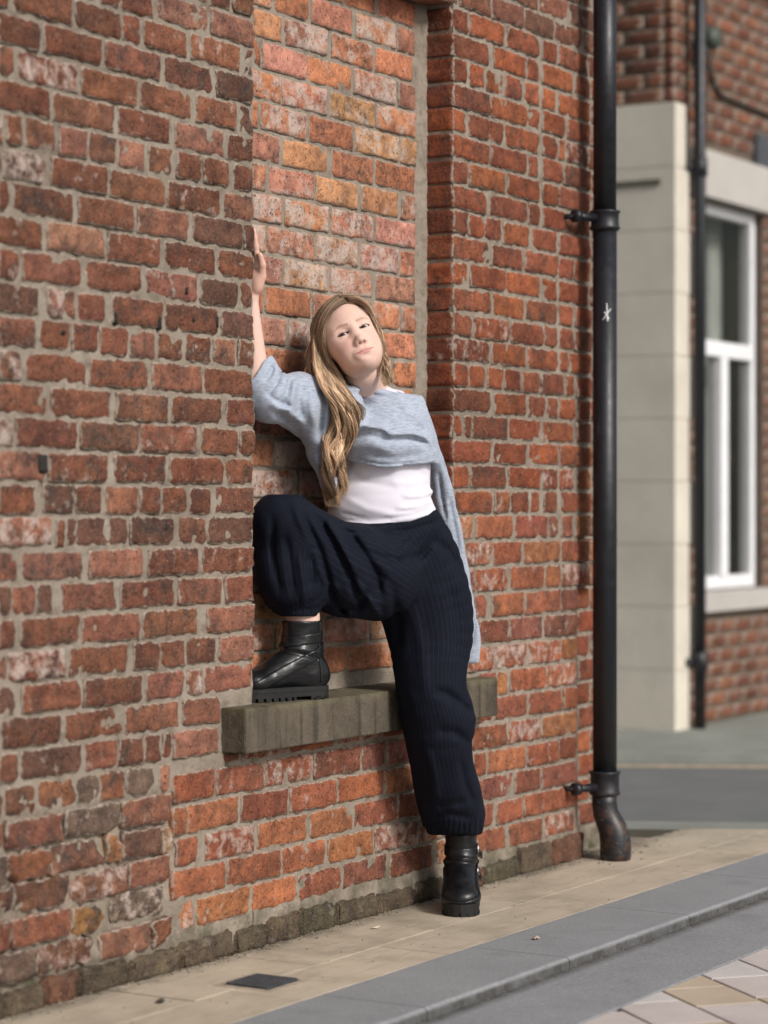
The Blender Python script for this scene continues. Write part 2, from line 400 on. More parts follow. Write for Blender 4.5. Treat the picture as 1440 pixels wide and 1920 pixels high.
LEFT = {17:(2.88,''), 16:(2.88,'300-535 555-830 860-1125 1150-1375'), 15:(2.88,'75-390 415-660 675-765 785-1010 1040-1300 1330-1376'),
 14:(2.88,'0-215 245-555 575-870 900-1160 1180-1376'), 13:(2.88,'0-75 110-425 445-740 770-1040 1070-1280 1305-1376'),
 12:(2.88,'0-275 300-620 650-925 955-1215 1240-1376'), 11:(2.88,'40-120 150-300 330-475 490-635 650-790 815-940 965-1090 1110-1240 1275-1376'),
 10:(2.88,'30-250 285-585 605-900 915-1195 1220-1376'), 9:(2.88,'0-55 85-400 430-725 750-1020 1050-1310 1325-1376'),
 8:(2.88,'0-235 265-570 590-870 900-1165 1190-1376'), 7:(2.88,'0-105 130-450 475-765 800-1070 1095-1290 1310-1376'),
 6:(2.88,'0-215 260-345 355-415 430-570 615-880 905-1180 1205-1376'),
 5:(2.88,'0-195 230-385 395-535 550-690 710-840 865-990 1015-1140 1165-1275 1295-1376'),
 4:(2.88,'0-120 150-470 495-800 830-1095 1110-1376'), 3:(2.88,'0-265 290-600 635-910 940-1205 1230-1376'),
 2:(2.88,'0-75 95-420 440-750 770-1065 1095-1285 1305-1376'), 1:(2.88,'0-240 270-585 630-895 925-1205 1225-1376'),
 0:(2.88,'0-190 240-400 415-555 580-750 765-870 885-1015 1030-1140 1175-1376'),
 -1:(2.88,'0-290 370-695 710-940 975-1120 1135-1376'), -2:(2.88,'0-100 130-450 490-770 810-1070 1105-1376'),
 -3:(2.88,'0-65 80-200 210-285 345-630 660-940 975-1200 1225-1376'), -4:(2.88,'0-80 120-435 450-760 780-1070 1130-1376'),
 -5:(2.88,'0-40 55-355 390-695 730-860 875-1000 1015-1170 1190-1376'), -6:(2.88,'0-85 125-440 460-765 800-1000 1115-1376'),
 -7:(2.88,'15-335 360-665 690-975 995-1190'), -8:(2.88,'0-95 125-445 470-640 650-775 790-870 945-1180'),
 -9:(3.69,'0-20 50-250 275-530 540-695 705-870 885-1070 1115-1230'), -10:(3.69,'60-445 465-830 860-1195'),
 -11:(3.69,'70-360 375-740 755-850 865-1115 1140-1235'), -12:(3.69,'0-100 110-495 510-890 915-1200'),
 -13:(3.69,'0-90 110-500 520-740 790-1150'), -14:(3.69,'0-250 280-650 710-1050 1075-1210')}
RIGHT = {20:'370-590 610-890 910-1190', 19:'370-455 470-680 700-890 915-1000 1015-1190', 18:'370-580 620-810 820-890 915-1095 1115-1205',
 17:'370-445 470-555 575-675 690-790 805-890 915-990 1015-1205', 16:'370-590 605-820 830-890 915-1050 1065-1205', 15:'365-450 465-675 690-890 915-1000 1060-1190',
 14:'365-590 600-815 830-890 915-1030 1045-1205', 13:'365-450 465-680 700-890 915-1005 1020-1205', 12:'375-565 595-820 830-895 915-1050 1065-1205',
 11:'370-445 465-550 565-660 680-830 855-1000 1015-1205',
 10:'b325-545 565-755 775-980 995-1085 1095-1200', 9:'b325-400 425-645 660-870 885-980 995-1180', 8:'b325-555 575-770 785-980 995-1085 1100-1200',
 7:'b325-430 450-670 690-895 905-980 1000-1085 1100-1205', 6:'b325-550 570-780 800-985 1000-1050 1065-1200', 5:'b325-400 420-515 540-635 650-750 760-865 880-1020 1040-1085 1110-1200',
 4:'b325-550 585-785 805-985 1000-1095 1120-1190', 3:'b325-370 390-430 440-660 680-870 895-1085 1110-1200', 2:'b325-555 575-790 805-990 1005-1200',
 1:'b325-415 430-650 670-875 890-980 995-1085 1120-1200', 0:'b325-555 580-670 690-800 820-870 900-980 1015-1200'}
ztop = 3.05
n = -14
while z_n(n) < ztop:
    z0, z1 = z_n(n), z_n(n+1)
    if n in LEFT: s_, tx = LEFT[n]; kn = K(0, s_, tx)
    else: kn = []
    hdr = n in (17, 23, 5, 11)
    if z1 <= 2.62 and n >= -14:
        xr = 0.0 if n > -7 else (XofP(0 + 1190/2.88) if n >= -8 else XofP(322))
        if n in (-7, -8): xr = -0.145
        row(XL, xr, z0, z1, 0, [q for q in kn if q[1] > XL], 'old', 0.102 if hdr else 0.2)
    if n >= 0 and z1 <= 2.62:
        tx = RIGHT.get(n, '')
        kn2 = (K(760, 3.429, tx[1:]) if tx.startswith('b') else K(740, 3.273, tx)) if tx else []
        kn2 = [(max(XP, a) if i else XP, b) for i, (a, b) in enumerate(kn2)]
        row(XP, XEND, z0, z1, 0, kn2, 'pier', 0.11 if hdr else 0.21)
    if z1 > 2.62:
        row(XL, XEND, z0, z1, 0, [], 'old', 0.102 if hdr else 0.205, phase=0.5 if n % 2 else 0)
    n += 1
# filled-in panel of the recess, larger bricks
RD = 0.10
REC = {0:'760-955 980-1230', 1:'280-510 530-795 830-1100 1115-1225', 2:'140-325 350-630 670-940 960-1205', 3:'140-180 200-495 505-795 815-1090 1110-1225',
 4:'100-325 335-630 655-950 965-1225', 5:'120-165 190-490 510-805 820-1110 1130-1225', 6:'120-310 335-630 665-940 960-1220',
 7:'130-215 240-540 555-835 865-1110 1140-1225', 8:'130-325 350-640 660-945 960-1220', 9:'b100-175 185-435 445-670 690-895 905-985',
 10:'b150-260 275-510 525-745 770-985', 11:'b170-415 430-730 750-895 905-985', 12:'b150-280 300-530 550-775 790-985', 13:'b160-380 400-620 640-850 865-985'}
for r_ in range(-1, 24):
    z0 = 1.4725 + 0.081*(13 - r_); z1 = z0 + 0.081
    if z0 >= 2.61 or z1 <= 0.66: continue
    tx = REC.get(r_)
    kn = (K(440, 2.88, tx[1:], RD) if tx.startswith('b') else K(440, 3.6, tx, RD)) if tx else []
    row(0.004, 0.99, z0, z1, RD, kn, 'fill', 0.245, 0.75, phase=(0.5 if r_ % 2 else 0.0) if not kn else None)
# lower infill, flush with the piers
XS0, XS1 = -0.14, XofP(933, -0.066)
z_k = lambda k: 0.085 + 0.0785*k
LOW = {0:'140-225 235-550 605-885 890-1170 1190-1440|0-165 185-380 400-560 590-720 740-890 905-1040', 1:'90-425 440-775 780-1080 1090-1375|0-105 115-315 325-560 570-665 680-795 805-1050',
 2:'120-250 305-610 640-955 975-1250|20-210 220-410 425-610 620-755 765-880 890-1050', 3:'195-510 530-825 830-1130 1150-1440|0-150 160-350 365-565 575-630 640-810 815-965 975-1050',
 4:'100-355 375-675 690-985 1000-1290|45-160 170-360 370-555 565-725 735-880 890-1050', 5:'250-515 535-820 845-1120 1140-1420|0-130 140-340 350-545 555-655 670-820 830-980 990-1050'}
LOWR = {6:'425-490 515-755 765-970', 7:'405-625 645-865 870-975', 8:'300-500 510-730 750-985', 9:'270-340 385-600 620-860 865-975',
 10:'230-260 275-490 515-745 755-855 865-1060', 11:'205-380 395-590 610-860 870-1060', 12:'160-255 275-525 550-770 785-840 870-945 965-1060'}
for k in range(13):
    z0, z1 = z_k(k), z_k(k+1)
    if k < 6:
        a, b = LOW[k].split('|'); kn = sorted(K(300, 3.4286, a) + K(660, 2.483, b)); kn2 = []
        for q in kn:
            if kn2 and q[0] < kn2[-1][1] + 0.004:
                if q[1] > kn2[-1][1]: kn2[-1] = (kn2[-1][0], q[1]) if q[1] - kn2[-1][0] < 0.26 else kn2[-1]
                continue
            kn2.append(q)
        x0 = -0.352; zz = min(z1, 0.512) if k == 5 else z1
        if k < 5: row(x0, XC, z0, z1, 0, kn2, 'low', 0.235, 0.9)
        else:
            row(-0.14, XS1 - 0.004, z0, zz, 0, kn2, 'low', 0.235, 0.9); row(XS1 + 0.006, XC, z0, z1, 0, kn2, 'low', 0.235, 0.9)
    else:
        kn = K(820, 3.692, LOWR[k])
        row(XS1 + 0.006 if k < 7 else XP, XC if k < 10 else XEND, z0, z1, 0, kn, 'low', 0.235, 0.9)
    if k < 10:                                           # set-back end strip behind the downpipe
        row(XC, 2.14, z0, z1, 0.055, [], 'pier', 0.2, 0.9, phase=0.0 if k % 2 else 0.55)
BS.build(wall, 300)

# mortar body with its own uneven face
def grid_face(mb, x0, x1, z0, z1, Y, amp=0.003, step=0.014, base=0.0068):
    nx = max(2, int((x1-x0)/step)); nz = max(2, int((z1-z0)/step)); V = []
    for j in range(nz+1):
        for i in range(nx+1):
            p = (x0 + (x1-x0)*i/nx, Y, z0 + (z1-z0)*j/nz)
            a = amp*1.25 * (2.2 if p[2] < 0.42 and p[0] < -0.3 else 1.0)
            V.append((p[0], Y + base + (0.009 if p[2] < 0.43 and p[0] < -0.34 and Y == 0 else 0) + a*fbm(p, 20, 2) + a*0.8*fbm(p, 55, 4) - (0.012*max(0, fbm(p, 12, 8) + 0.25) if p[2] < 0.09 else 0), p[2]))
    W = nx+1; mb.add(V, [(j*W+i, j*W+i+1, (j+1)*W+i+1, (j+1)*W+i) for j in range(nz) for i in range(nx)])
mo = MB()
for a in ((XL, -0.003, 0, 2.62, 0.0), (0.0, XP+0.006, 0.6, 2.62, RD), (XP+0.006, XEND, 1.10, 2.62, 0.0), (0.0, XC, 0, 0.6, 0.0), (XP+0.006, XC, 0.6, 1.1, 0.0), (XC-0.006, 2.14, 0.0, 1.1, 0.055), (XL, XEND, 2.62, ztop, 0.0)):
    grid_face(mo, *a)
mo.box(XL, -0.006, 0.03, 0.42, 0, ztop); mo.box(-0.02, XP+0.02, RD+0.03, 0.42, 0, ztop); mo.box(XP+0.007, XEND-0.004, 0.028, 0.419, 1.1, ztop); mo.box(XP+0.007, XC-0.004, 0.029, 0.419, 0, 1.12)
mo.box(XC-0.02, 2.136, 0.085, 0.418, 0, 1.1); mo.box(-0.02, XC-0.006, 0.031, 0.41, 0, 0.56); mo.box(-0.01, XP+0.03, 0.03, 0.41, 2.63, ztop)
V = []; ny, nz = 8, 150                                  # mortar of the pier's return face
for j in range(nz+1):
    for i in range(ny+1):
        p = (XP, 0.006 + (RD + 0.02)*i/ny, 0.56 + (2.64-0.56)*j/nz); V.append((XP + 0.006 + 0.002*fbm(p, 40, 1), p[1], p[2]))
mo.add(V, [(j*(ny+1)+i, (j+1)*(ny+1)+i, (j+1)*(ny+1)+i+1, j*(ny+1)+i+1) for j in range(nz) for i in range(ny)])
mo.build('mortar', M_MORT, wall, True)
# wide mortar fillet where the panel meets the right pier
fl = MB(); V = []; nz = 150
for j in range(nz+1):
    z = 0.63 + (2.62-0.63)*j/nz; a = 0.004*fbm((0, 0, z), 30, 3); b = 0.003*fbm((0, 1, z), 60, 3)
    V += [(0.992+a, RD+0.010, z), (1.002+b, RD-0.001+a, z), (1.022+a, RD-0.002+b, z), (XP+0.008, RD-0.010+a, z)]
fl.add(V, [(j*4+i, j*4+i+1, j*4+i+5, j*4+i+4) for j in range(nz) for i in range(3)])
fl.build('mortar_fillet', M_MORT, wall, True)
# stone sill
def rough_block(x0, x1, y0, y1, z0, z1, step=0.02, amp=0.0025, seed=0.0, bev=0.006):
    bm = bmesh.new(); bmesh.ops.create_cube(bm, size=1.0)
    for v in bm.verts: v.co = Vector(((x0+x1)/2 + v.co.x*(x1-x0), (y0+y1)/2 + v.co.y*(y1-y0), (z0+z1)/2 + v.co.z*(z1-z0)))
    bmesh.ops.bevel(bm, geom=list(bm.edges), offset=bev, segments=2, affect='EDGES')
    for ax, lo, hi in ((0, x0, x1), (2, z0, z1)):
        k = int((hi-lo)/step)
        for i in range(1, k):
            co = [0, 0, 0]; co[ax] = lo + (hi-lo)*i/k; no = [0, 0, 0]; no[ax] = 1
            bmesh.ops.bisect_plane(bm, geom=list(bm.verts)+list(bm.edges)+list(bm.faces), plane_co=co, plane_no=no)
    for v in bm.verts:
        v.co += Vector([amp*fbm(v.co, 30, seed+q) + amp*0.6*fbm(v.co, 90, seed+q) for q in (1, 2, 3)])
    me = bpy.data.meshes.new('block'); bm.to_mesh(me); bm.free(); return me
XS0, XS1 = -0.14, XofP(933, -0.066)
o = link('window_sill', rough_block(XS0, XS1, -0.066, RD+0.02, 0.510, 0.622, 0.02, 0.0010, 0.0, 0.0025), M_SILL, wall, False); o['label'] = 'worn stone window sill with lichen, under the boot'
# rubble footing stones along the foot of the wall
x = XL + 0.3
while x < XC:
    Lr = rng.uniform(0.09, 0.26); hgt = rng.uniform(0.05, 0.085) if x > -0.36 else rng.uniform(0.045, 0.062)
    me = rough_block(x, x+Lr-0.012, -0.006 - rng.uniform(0, 0.012), 0.06, -0.01, hgt, 0.018, 0.009, x)
    t_ = rng.choice([(0.085,0.072,0.05),(0.11,0.088,0.06),(0.15,0.075,0.048),(0.075,0.070,0.045)])
    for nm, c in (('tint', t_), ('par', (0.14, 0.7, 0.3))):
        a = me.color_attributes.new(nm, 'FLOAT_COLOR', 'POINT'); a.data.foreach_set('color', np.tile(np.array(c+(1,), 'f'), len(me.vertices)))
    recenter(link('footing_stone', me, M_BRICK, wall, True)); x += Lr

# dark blocks standing in for shaded holes and slots in the old brickwork
M_HOLE = mat_plain('hole_shade', (0.022, 0.017, 0.015), 0.85, 0.4, 90)
for px_, py_, wd_, ht_ in ((217, 597, 5, 26), (299, 607, 5, 24), (407, 604, 4, 22), (362, 600, 5, 8), (119, 624, 6, 9), (349, 545, 5, 14), (80, 870, 14, 34)):
    p = onY(px_, py_, 0.0); D_ = proj(p)[2]; w_ = wd_/F*D_/0.6/2; h_ = ht_/F*D_/2
    recenter(link('hole_block', rough_block(p.x-w_, p.x+w_, -0.004, 0.02, p.z-h_, p.z+h_, 0.01, 0.0015, px_, 0.002), M_HOLE, wall, True))

# ------------------------------------------------------------------ ground
M_JOINT = mat_mortar((0.105, 0.09, 0.07), 'joint_sand')
M_ASPH = mat_stone('asphalt', (0.165, 0.168, 0.165), (0.135, 0.138, 0.138), 4, False, 0, 0.6, 0.002, 0.9)
M_FARP = mat_stone('far_paving', (0.27, 0.275, 0.25), (0.20, 0.21, 0.185), 3, False, 0.1, 0.3)
M_YEL = mat_plain('yellow_paint', (0.40, 0.32, 0.23), 0.8, 0.35, 30)
g = MB(); g.box(-60, 80, -60, 80, -0.5, -0.072)
tag(g.build('ground', M_ASPH), kind='structure')
YK1, YK2, YK3 = -0.468, -0.752, -1.062                     # flags | granite kerb | granite channel | setts
DROP = -0.026
RDIR = Vector((0.45, -0.893)); RNRM = Vector((0.893, 0.45))   # direction of the side road, and across it
def strip(a, b, z0, z1, name, mat, ref=(2.70, 0.0), l0=-7, l1=9, par=None):
    P = Vector(ref); mb = MB()
    mb.prism([P + RNRM*a + RDIR*l1, P + RNRM*b + RDIR*l1, P + RNRM*b + RDIR*l0, P + RNRM*a + RDIR*l0], z0, z1)
    return mb.build(name, mat, par)
tag(strip(0.28, 2.48, -0.2, -0.030, 'road', M_ASPH), kind='structure')
tag(strip(2.28, 2.36, -0.029, -0.0245, 'road_line', M_YEL), kind='structure')
kb = tag(strip(0.0, 0.274, -0.2, -0.012, 'road_kerb', M_FARP), kind='structure')
fk = tag(strip(2.485, 2.63, -0.2, 0.008, 'far_kerb', M_FARP), kind='structure')
tag(strip(2.64, 14.0, -0.2, 0.012, 'far_pavement', M_FARP), kind='structure')
bed = MB(); bed.prism([(-4, 0.3), (-4, YK1+0.004), (2.925, YK1+0.004), (2.546, 0.3)], -0.1, -0.0045)
pav = tag(bed.build('pavement', M_JOINT), kind='structure')
def slab(poly, z, mat, parent, name, tilt=0.0012, thick=0.05, bev=0.0012):
    mb = MB(); mb.prism(poly, z - thick, z)
    o = mb.build(name, mat, parent); c = Vector((sum(p[0] for p in poly)/len(poly), sum(p[1] for p in poly)/len(poly)))
    ax, ay = rng.uniform(-tilt, tilt), rng.uniform(-tilt, tilt)
    for v in o.data.vertices: v.co.z += ax*(v.co.x-c.x)*4 + ay*(v.co.y-c.y)*4 + (rng.uniform(-tilt, tilt) if False else 0)
    recenter(o); return bevel(o, bev, 2)
# york flags in two rows between the wall and the kerb, then the apron past the corner
J = 0.0021
def flag_row(y0, y1, cuts, skew=0.0):
    for a, b in zip(cuts, cuts[1:]):
        slab([(a+J, y0+J), (b-J, y0+J), (b-J, y1-J), (a+J, y1-J)], 0.0, M_FLAG, pav, 'flagstone')
flag_row(-0.262, 0.006, [-2.4, -1.35, -0.63, -0.12, 0.47, 0.985, 1.60, 2.05])
flag_row(YK1, -0.262, [-2.4, -1.72, -0.95, -0.50, 0.18, 0.66, 1.09, 1.77, 2.18])
def clipx(y): return 2.70 + (0.45/0.893)*(-y) - 0.01        # side-road edge of the pavement
for y0, y1, cuts in ((YK1, -0.262, [2.18, 2.62]), (-0.262, 0.006, [2.05, 2.46])):
    for a, b in zip(cuts, cuts[1:]): slab([(a+J, y0+J), (b-J, y0+J), (b-J, y1-J), (a+J, y1-J)], 0.0, M_FLAG, pav, 'flagstone')
    slab([(cuts[-1]+J, y0+J), (clipx(y0), y0+J), (clipx(y1), y1-J), (cuts[-1]+J, y1-J)], 0.0, M_FLAG, pav, 'flagstone')
for a, b in ((2.026, 2.40),): slab([(a+J, 0.006+J), (b, 0.006+J), (b, 0.29), (a+J, 0.29)], 0.0, M_FLAG, pav, 'flagstone')
# granite kerb and channel
kerb = tag(empty('kerb', (0, YK1, 0)), kind='structure')
cuts = [-2.6, -1.4, -0.42, 0.29, 1.03, 1.75, 2.45, 3.1, 4.2]
kcol = MB()
for a, b in zip(cuts, cuts[1:]):
    mb = MB(); r = 0.013; prof = [(YK1-0.002, -0.09), (YK1-0.002, 0.0)]
    for i in range(7):
        th = math.pi/2 * i/6; prof.append((YK2 + r - r*math.sin(th), -r + r*math.cos(th)))
    prof.append((YK2 + 0.002, -0.09))
    m = len(prof); V = [(a+0.002, y, z) for y, z in prof] + [(b-0.002, y, z) for y, z in prof]
    mb.add(V, [tuple(range(m)), tuple(range(m, 2*m))[::-1]] + [(i, i+m, (i+1) % m + m, (i+1) % m) for i in range(m)])
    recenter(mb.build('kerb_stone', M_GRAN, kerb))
chan = tag(empty('gutter', (0, YK2, DROP)), kind='structure')
cuts = [-2.6, -1.6, -0.75, -0.05, 0.66, 1.36, 2.05, 2.8, 4.2]
for a, b in zip(cuts, cuts[1:]):
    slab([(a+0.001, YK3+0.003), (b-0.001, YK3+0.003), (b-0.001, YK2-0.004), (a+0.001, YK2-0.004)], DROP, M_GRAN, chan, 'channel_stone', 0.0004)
# diagonal setts
lane = tag(empty('paved_lane', (0.5, -1.6, DROP)), kind='structure')
sb = MB(); sb.box(-2.6, 4.2, -3.4, YK2-0.006, -0.2, DROP-0.012); sb.build('joint_bed', M_JOINT, lane)
ST = [mat_stone('sett_pale', (0.56, 0.525, 0.505), (0.47, 0.44, 0.425), 6, False, 0, 0.4, 0.001), mat_stone('sett_pink', (0.54, 0.475, 0.45), (0.46, 0.405, 0.385), 6, False, 0, 0.4, 0.001),
      mat_stone('sett_tan', (0.49, 0.40, 0.305), (0.41, 0.335, 0.255), 6, False, 0, 0.4, 0.001), mat_stone('sett_grey', (0.28, 0.28, 0.28), (0.23, 0.232, 0.235), 6, False, 0, 0.4, 0.001)]
A = Vector((-0.66, -0.751)); B = Vector((0.751, -0.66)); P0 = Vector((0.39, YK3))
def clip_poly(poly, ymax):
    out = []
    for i in range(len(poly)):
        p, q = poly[i], poly[(i+1) % len(poly)]
        if p[1] <= ymax: out.append(p)
        if (p[1] <= ymax) != (q[1] <= ymax):
            t = (ymax-p[1])/(q[1]-p[1]); out.append((p[0]+(q[0]-p[0])*t, ymax))
    return out
nset = 0
for i in range(-7, 8):
    v = -1.6 + rng.uniform(0, 0.2)
    while v < 2.4:
        ln = rng.choice((0.16, 0.2, 0.24, 0.3)); u0, u1 = i*0.176+0.004, (i+1)*0.176-0.004
        q = [P0 + B*u0 + A*(v+0.003), P0 + B*u1 + A*(v+0.003), P0 + B*u1 + A*(v+ln-0.003), P0 + B*u0 + A*(v+ln-0.003)]
        v += ln
        pl = clip_poly([(p.x, p.y) for p in q], YK3-0.004)
        if len(pl) < 3 or min(p[0] for p in pl) < -1.5 or max(p[0] for p in pl) > 2.2 or min(p[1] for p in pl) < -2.3: continue
        ar = abs(sum(pl[k][0]*pl[(k+1) % len(pl)][1] - pl[(k+1) % len(pl)][0]*pl[k][1] for k in range(len(pl))))/2
        if ar < 0.002: continue
        if sum(pl[k][0]*pl[(k+1) % len(pl)][1] - pl[(k+1) % len(pl)][0]*pl[k][1] for k in range(len(pl))) < 0: pl = pl[::-1]
        slab(pl, DROP - 0.001, ST[rng.choices((0, 1, 2, 3), (6, 4, 2, 1))[0]], lane, 'sett', 0.0006, 0.04, 0.002); nset += 1
# square drain cover let into the flags
M_IRON = mat_plain('cast_iron', (0.085, 0.09, 0.10), 0.55, 0.3, 60, 0.5, 0.3)
gx, gy = -0.375, -0.275
dg = empty('drain_cover', (gx, gy, 0)); tag(dg, 'small dark ribbed drain cover set in the stone pavement', 'drain cover')
mb = MB(); mb.box(gx-0.088, gx+0.088, gy-0.083, gy+0.083, -0.03, 0.0015); mb.build('frame', mat_plain('drain_frame', (0.36, 0.30, 0.225), 0.9, 0.3, 40), dg)
mb = MB(); mb.box(gx-0.068, gx+0.068, gy-0.063, gy+0.063, -0.03, 0.0025); mb.build('plate', M_IRON, dg)
for i in range(9):
    x = gx - 0.060 + 0.015*i; mb = MB(); mb.box(x-0.004, x+0.004, gy-0.06, gy+0.06, 0.002, 0.0075); bevel(mb.build('rib', M_IRON, dg), 0.002, 1)
# grit and crumbs along the foot of the wall and in the gutter
gr = MB(); r2 = random.Random(5)
def pebble(x, y, z, s):
    V = []; 
    for k in range(6):
        a = (1,0,0,-1,0,0)[k], (0,1,0,0,-1,0)[k], (0,0,1,0,0,-1)[k]
        V.append((x + a[0]*s*r2.uniform(0.6, 1.3), y + a[1]*s*r2.uniform(0.6, 1.3), z + a[2]*s*r2.uniform(0.5, 0.9) + s*0.4))
    gr.add(V, [(0,1,2),(1,3,2),(3,4,2),(4,0,2),(1,0,5),(3,1,5),(4,3,5),(0,4,5)])
for _ in range(900): pebble(r2.uniform(-1.2, 1.95), -0.004 - abs(r2.gauss(0, 0.022)), 0, r2.choice((0.0015, 0.002, 0.003, 0.004)))
for _ in range(120): pebble(r2.uniform(-1.2, 2.3), r2.uniform(-0.45, -0.01), 0, r2.choice((0.0015, 0.002, 0.003)))
for _ in range(220): pebble(r2.uniform(-0.6, 2.4), YK2 - 0.006 - abs(r2.gauss(0, 0.012)), DROP, r2.choice((0.0015, 0.002, 0.003)))
for _ in range(90): pebble(1.95 + r2.gauss(0, 0.12), -0.06 + r2.gauss(0, 0.05), 0, r2.choice((0.003, 0.004, 0.006)))
M_GRIT = mat_plain('grit', (0.20, 0.17, 0.13), 0.9, 0.6, 55)
tag(gr.build('grit', M_GRIT), 'loose grit and crumbs of mortar lying along the wall foot and gutter', 'grit', kind='stuff')
def crumb(px, py, s, mat, z, label, nm='stone_chip', cat='chip'):
    p = onZ(px, py, z); me = rough_block(p.x-s, p.x+s, p.y-s*0.8, p.y+s*0.8, z-0.0005, z+s*0.8, s, s*0.22, px)
    tag(recenter(link(nm, me, mat, None, True)), label, cat)
M_CRUMB = mat_plain('crumb', (0.45, 0.36, 0.27), 0.9, 0.3, 80); M_WHITE_P = mat_plain('pale_scrap', (0.6, 0.58, 0.54), 0.9, 0.15, 80); M_DARKC = mat_plain('dark_crumb', (0.06, 0.05, 0.045), 0.9, 0.4, 80)
crumb(1006, 1762, 0.011, M_CRUMB, 0, 'beige crumb of stone lying on the granite kerb')
crumb(301, 1880, 0.012, M_DARKC, 0, 'grey pebble on the pavement near the wall at lower left', 'pebble', 'pebble')
crumb(645, 1732, 0.007, M_DARKC, 0, 'dark pebble on the flagstones by the wall foot left of the standing boot', 'pebble', 'pebble')
crumb(812, 1666, 0.0075, M_WHITE_P, 0, 'small white scrap at the wall foot just left of the standing boot', 'paper_scrap', 'litter')
p = onZ(705, 1741, 0)
mb = MB(); q = [(p.x + math.cos(a)*0.024, p.y + math.sin(a)*0.005, 0.002 + 0.003*abs(math.cos(a))) for a in [k*math.pi/6 for k in range(12)]]
mb.add(q + [(a, b, c+0.0012) for a, b, c in q], [tuple(range(12))[::-1], tuple(range(12, 24))] + [(k, (k+1) % 12, 12+(k+1) % 12, 12+k) for k in range(12)])
tag(mb.build('dry_leaf', mat_plain('dry_leaf', (0.5, 0.42, 0.30), 0.8, 0.2, 90)), 'thin pale dry leaf lying on the flagstones between wall and kerb', 'leaf')

# ------------------------------------------------------------------ cast-iron downpipe
def mat_paint():
    t = NT('black_gloss_paint'); sp = t.n('ShaderNodeSeparateXYZ'); t.L(t.pos(), sp.inputs[0])
    a = t.noise(35, 5, 0.65); sm = t.noise(28, 4, 0.6, t.mapped(scale=(1, 1, 0.22))); g2 = t.noise(160, 3)
    c = t.mix(t.ramp(a, 0.3, 0.7), (0.007, 0.008, 0.011), (0.012, 0.013, 0.018))
    c = t.mix(t.ramp(sm, 0.66, 0.80, 0, 0.5), c, (0.11, 0.11, 0.12))
    low = t.ramp(sp.outputs[2], 0.26, 0.08)
    c = t.mix(t.math('MULTIPLY', low, t.ramp(t.noise(30, 5, 0.7), 0.46, 0.60)), c, (0.060, 0.032, 0.020))
    c = t.mix(t.math('MULTIPLY', low, t.ramp(t.noise(48, 4, 0.7, t.mapped(scale=(1, 1, 1.6))), 0.62, 0.70, 0, 0.85)), c, (0.26, 0.31, 0.36))
    c = t.mix(t.ramp(g2, 0.70, 0.78, 0, 0.35), c, (0.16, 0.12, 0.09))
    return t.done(c, t.ramp(a, 0.2, 0.8, 0.33, 0.55), t.bump(t.noise(90, 4), 0.25, 0.002, t.bump(a, 0.25, 0.004)), Specular_IOR_Level=0.5)
M_PIPE = mat_paint()
pc = onZ(1134, 1611, 0); PX, PY = pc.x, pc.y
r0 = 0.0385
dp = empty('drainpipe', (PX, PY, 0)); tag(dp, 'black painted cast-iron drainpipe with collars at the end of the brick wall', 'drainpipe')
zj, zc = 0.235, onY(1134, 412, PY).z
mb = MB(); mb.tube([(PX, PY, zj-0.02), (PX, PY, zc+0.01)], r0, 32); mb.build('pipe', M_PIPE, dp, True)
mb = MB(); mb.tube([(PX, PY, zc-0.005), (PX, PY, 3.0)], r0-0.0015, 32); mb.build('pipe', M_PIPE, dp, True)
def collar(z, r, h):
    mb = MB(); mb.lathe([(r0-0.002, -h/2-0.012), (r+0.003, -h/2-0.004), (r+0.005, -h/2), (r+0.001, -h/2+0.008), (r, 0), (r+0.001, h/2-0.010), (r+0.006, h/2-0.004), (r+0.004, h/2), (r0-0.003, h/2+0.002)], (PX, PY, z), 32)
    return mb.build('collar', M_PIPE, dp, True)
collar(zc, r0+0.006, 0.055)
c2 = collar(zj+0.012, r0+0.007, 0.07)
for z in (zc+0.003, zj-0.002):
    mb = MB(); a0 = Vector((PX-0.03, PY+0.012, z)); e = Vector((-0.115, 0.045, 0)).normalized()
    mb.tube([a0, a0 + e*0.06, a0 + e*0.085], [0.016, 0.012, 0.012], 12); mb.tube([a0 + e*0.078, a0 + e*0.10], [0.019, 0.021], 14)
    mb.tube([a0 + e*0.09, (a0 + e*0.09) + Vector((0.0, 0.075, 0))], 0.009, 10); mb.build('bracket', M_PIPE, dp, True)
# the shoe: a bend that comes forward and down to the ground
sh = MB(); e = (RGT*0.9 - FWD*0.2).normalized()
prf = [(0.00, 0.215, 0.040), (0.0, 0.18, 0.040), (0.004, 0.15, 0.041), (0.014, 0.125, 0.043), (0.026, 0.100, 0.046), (0.033, 0.075, 0.049), (0.036, 0.045, 0.050), (0.036, 0.015, 0.050), (0.036, 0.002, 0.048)]
sh.tube([(PX + e.x*a - 0.01*e.x, PY + e.y*a, z) for a, z, r in prf], [r for a, z, r in prf], 28)
sh.build('shoe', M_PIPE, dp, True)
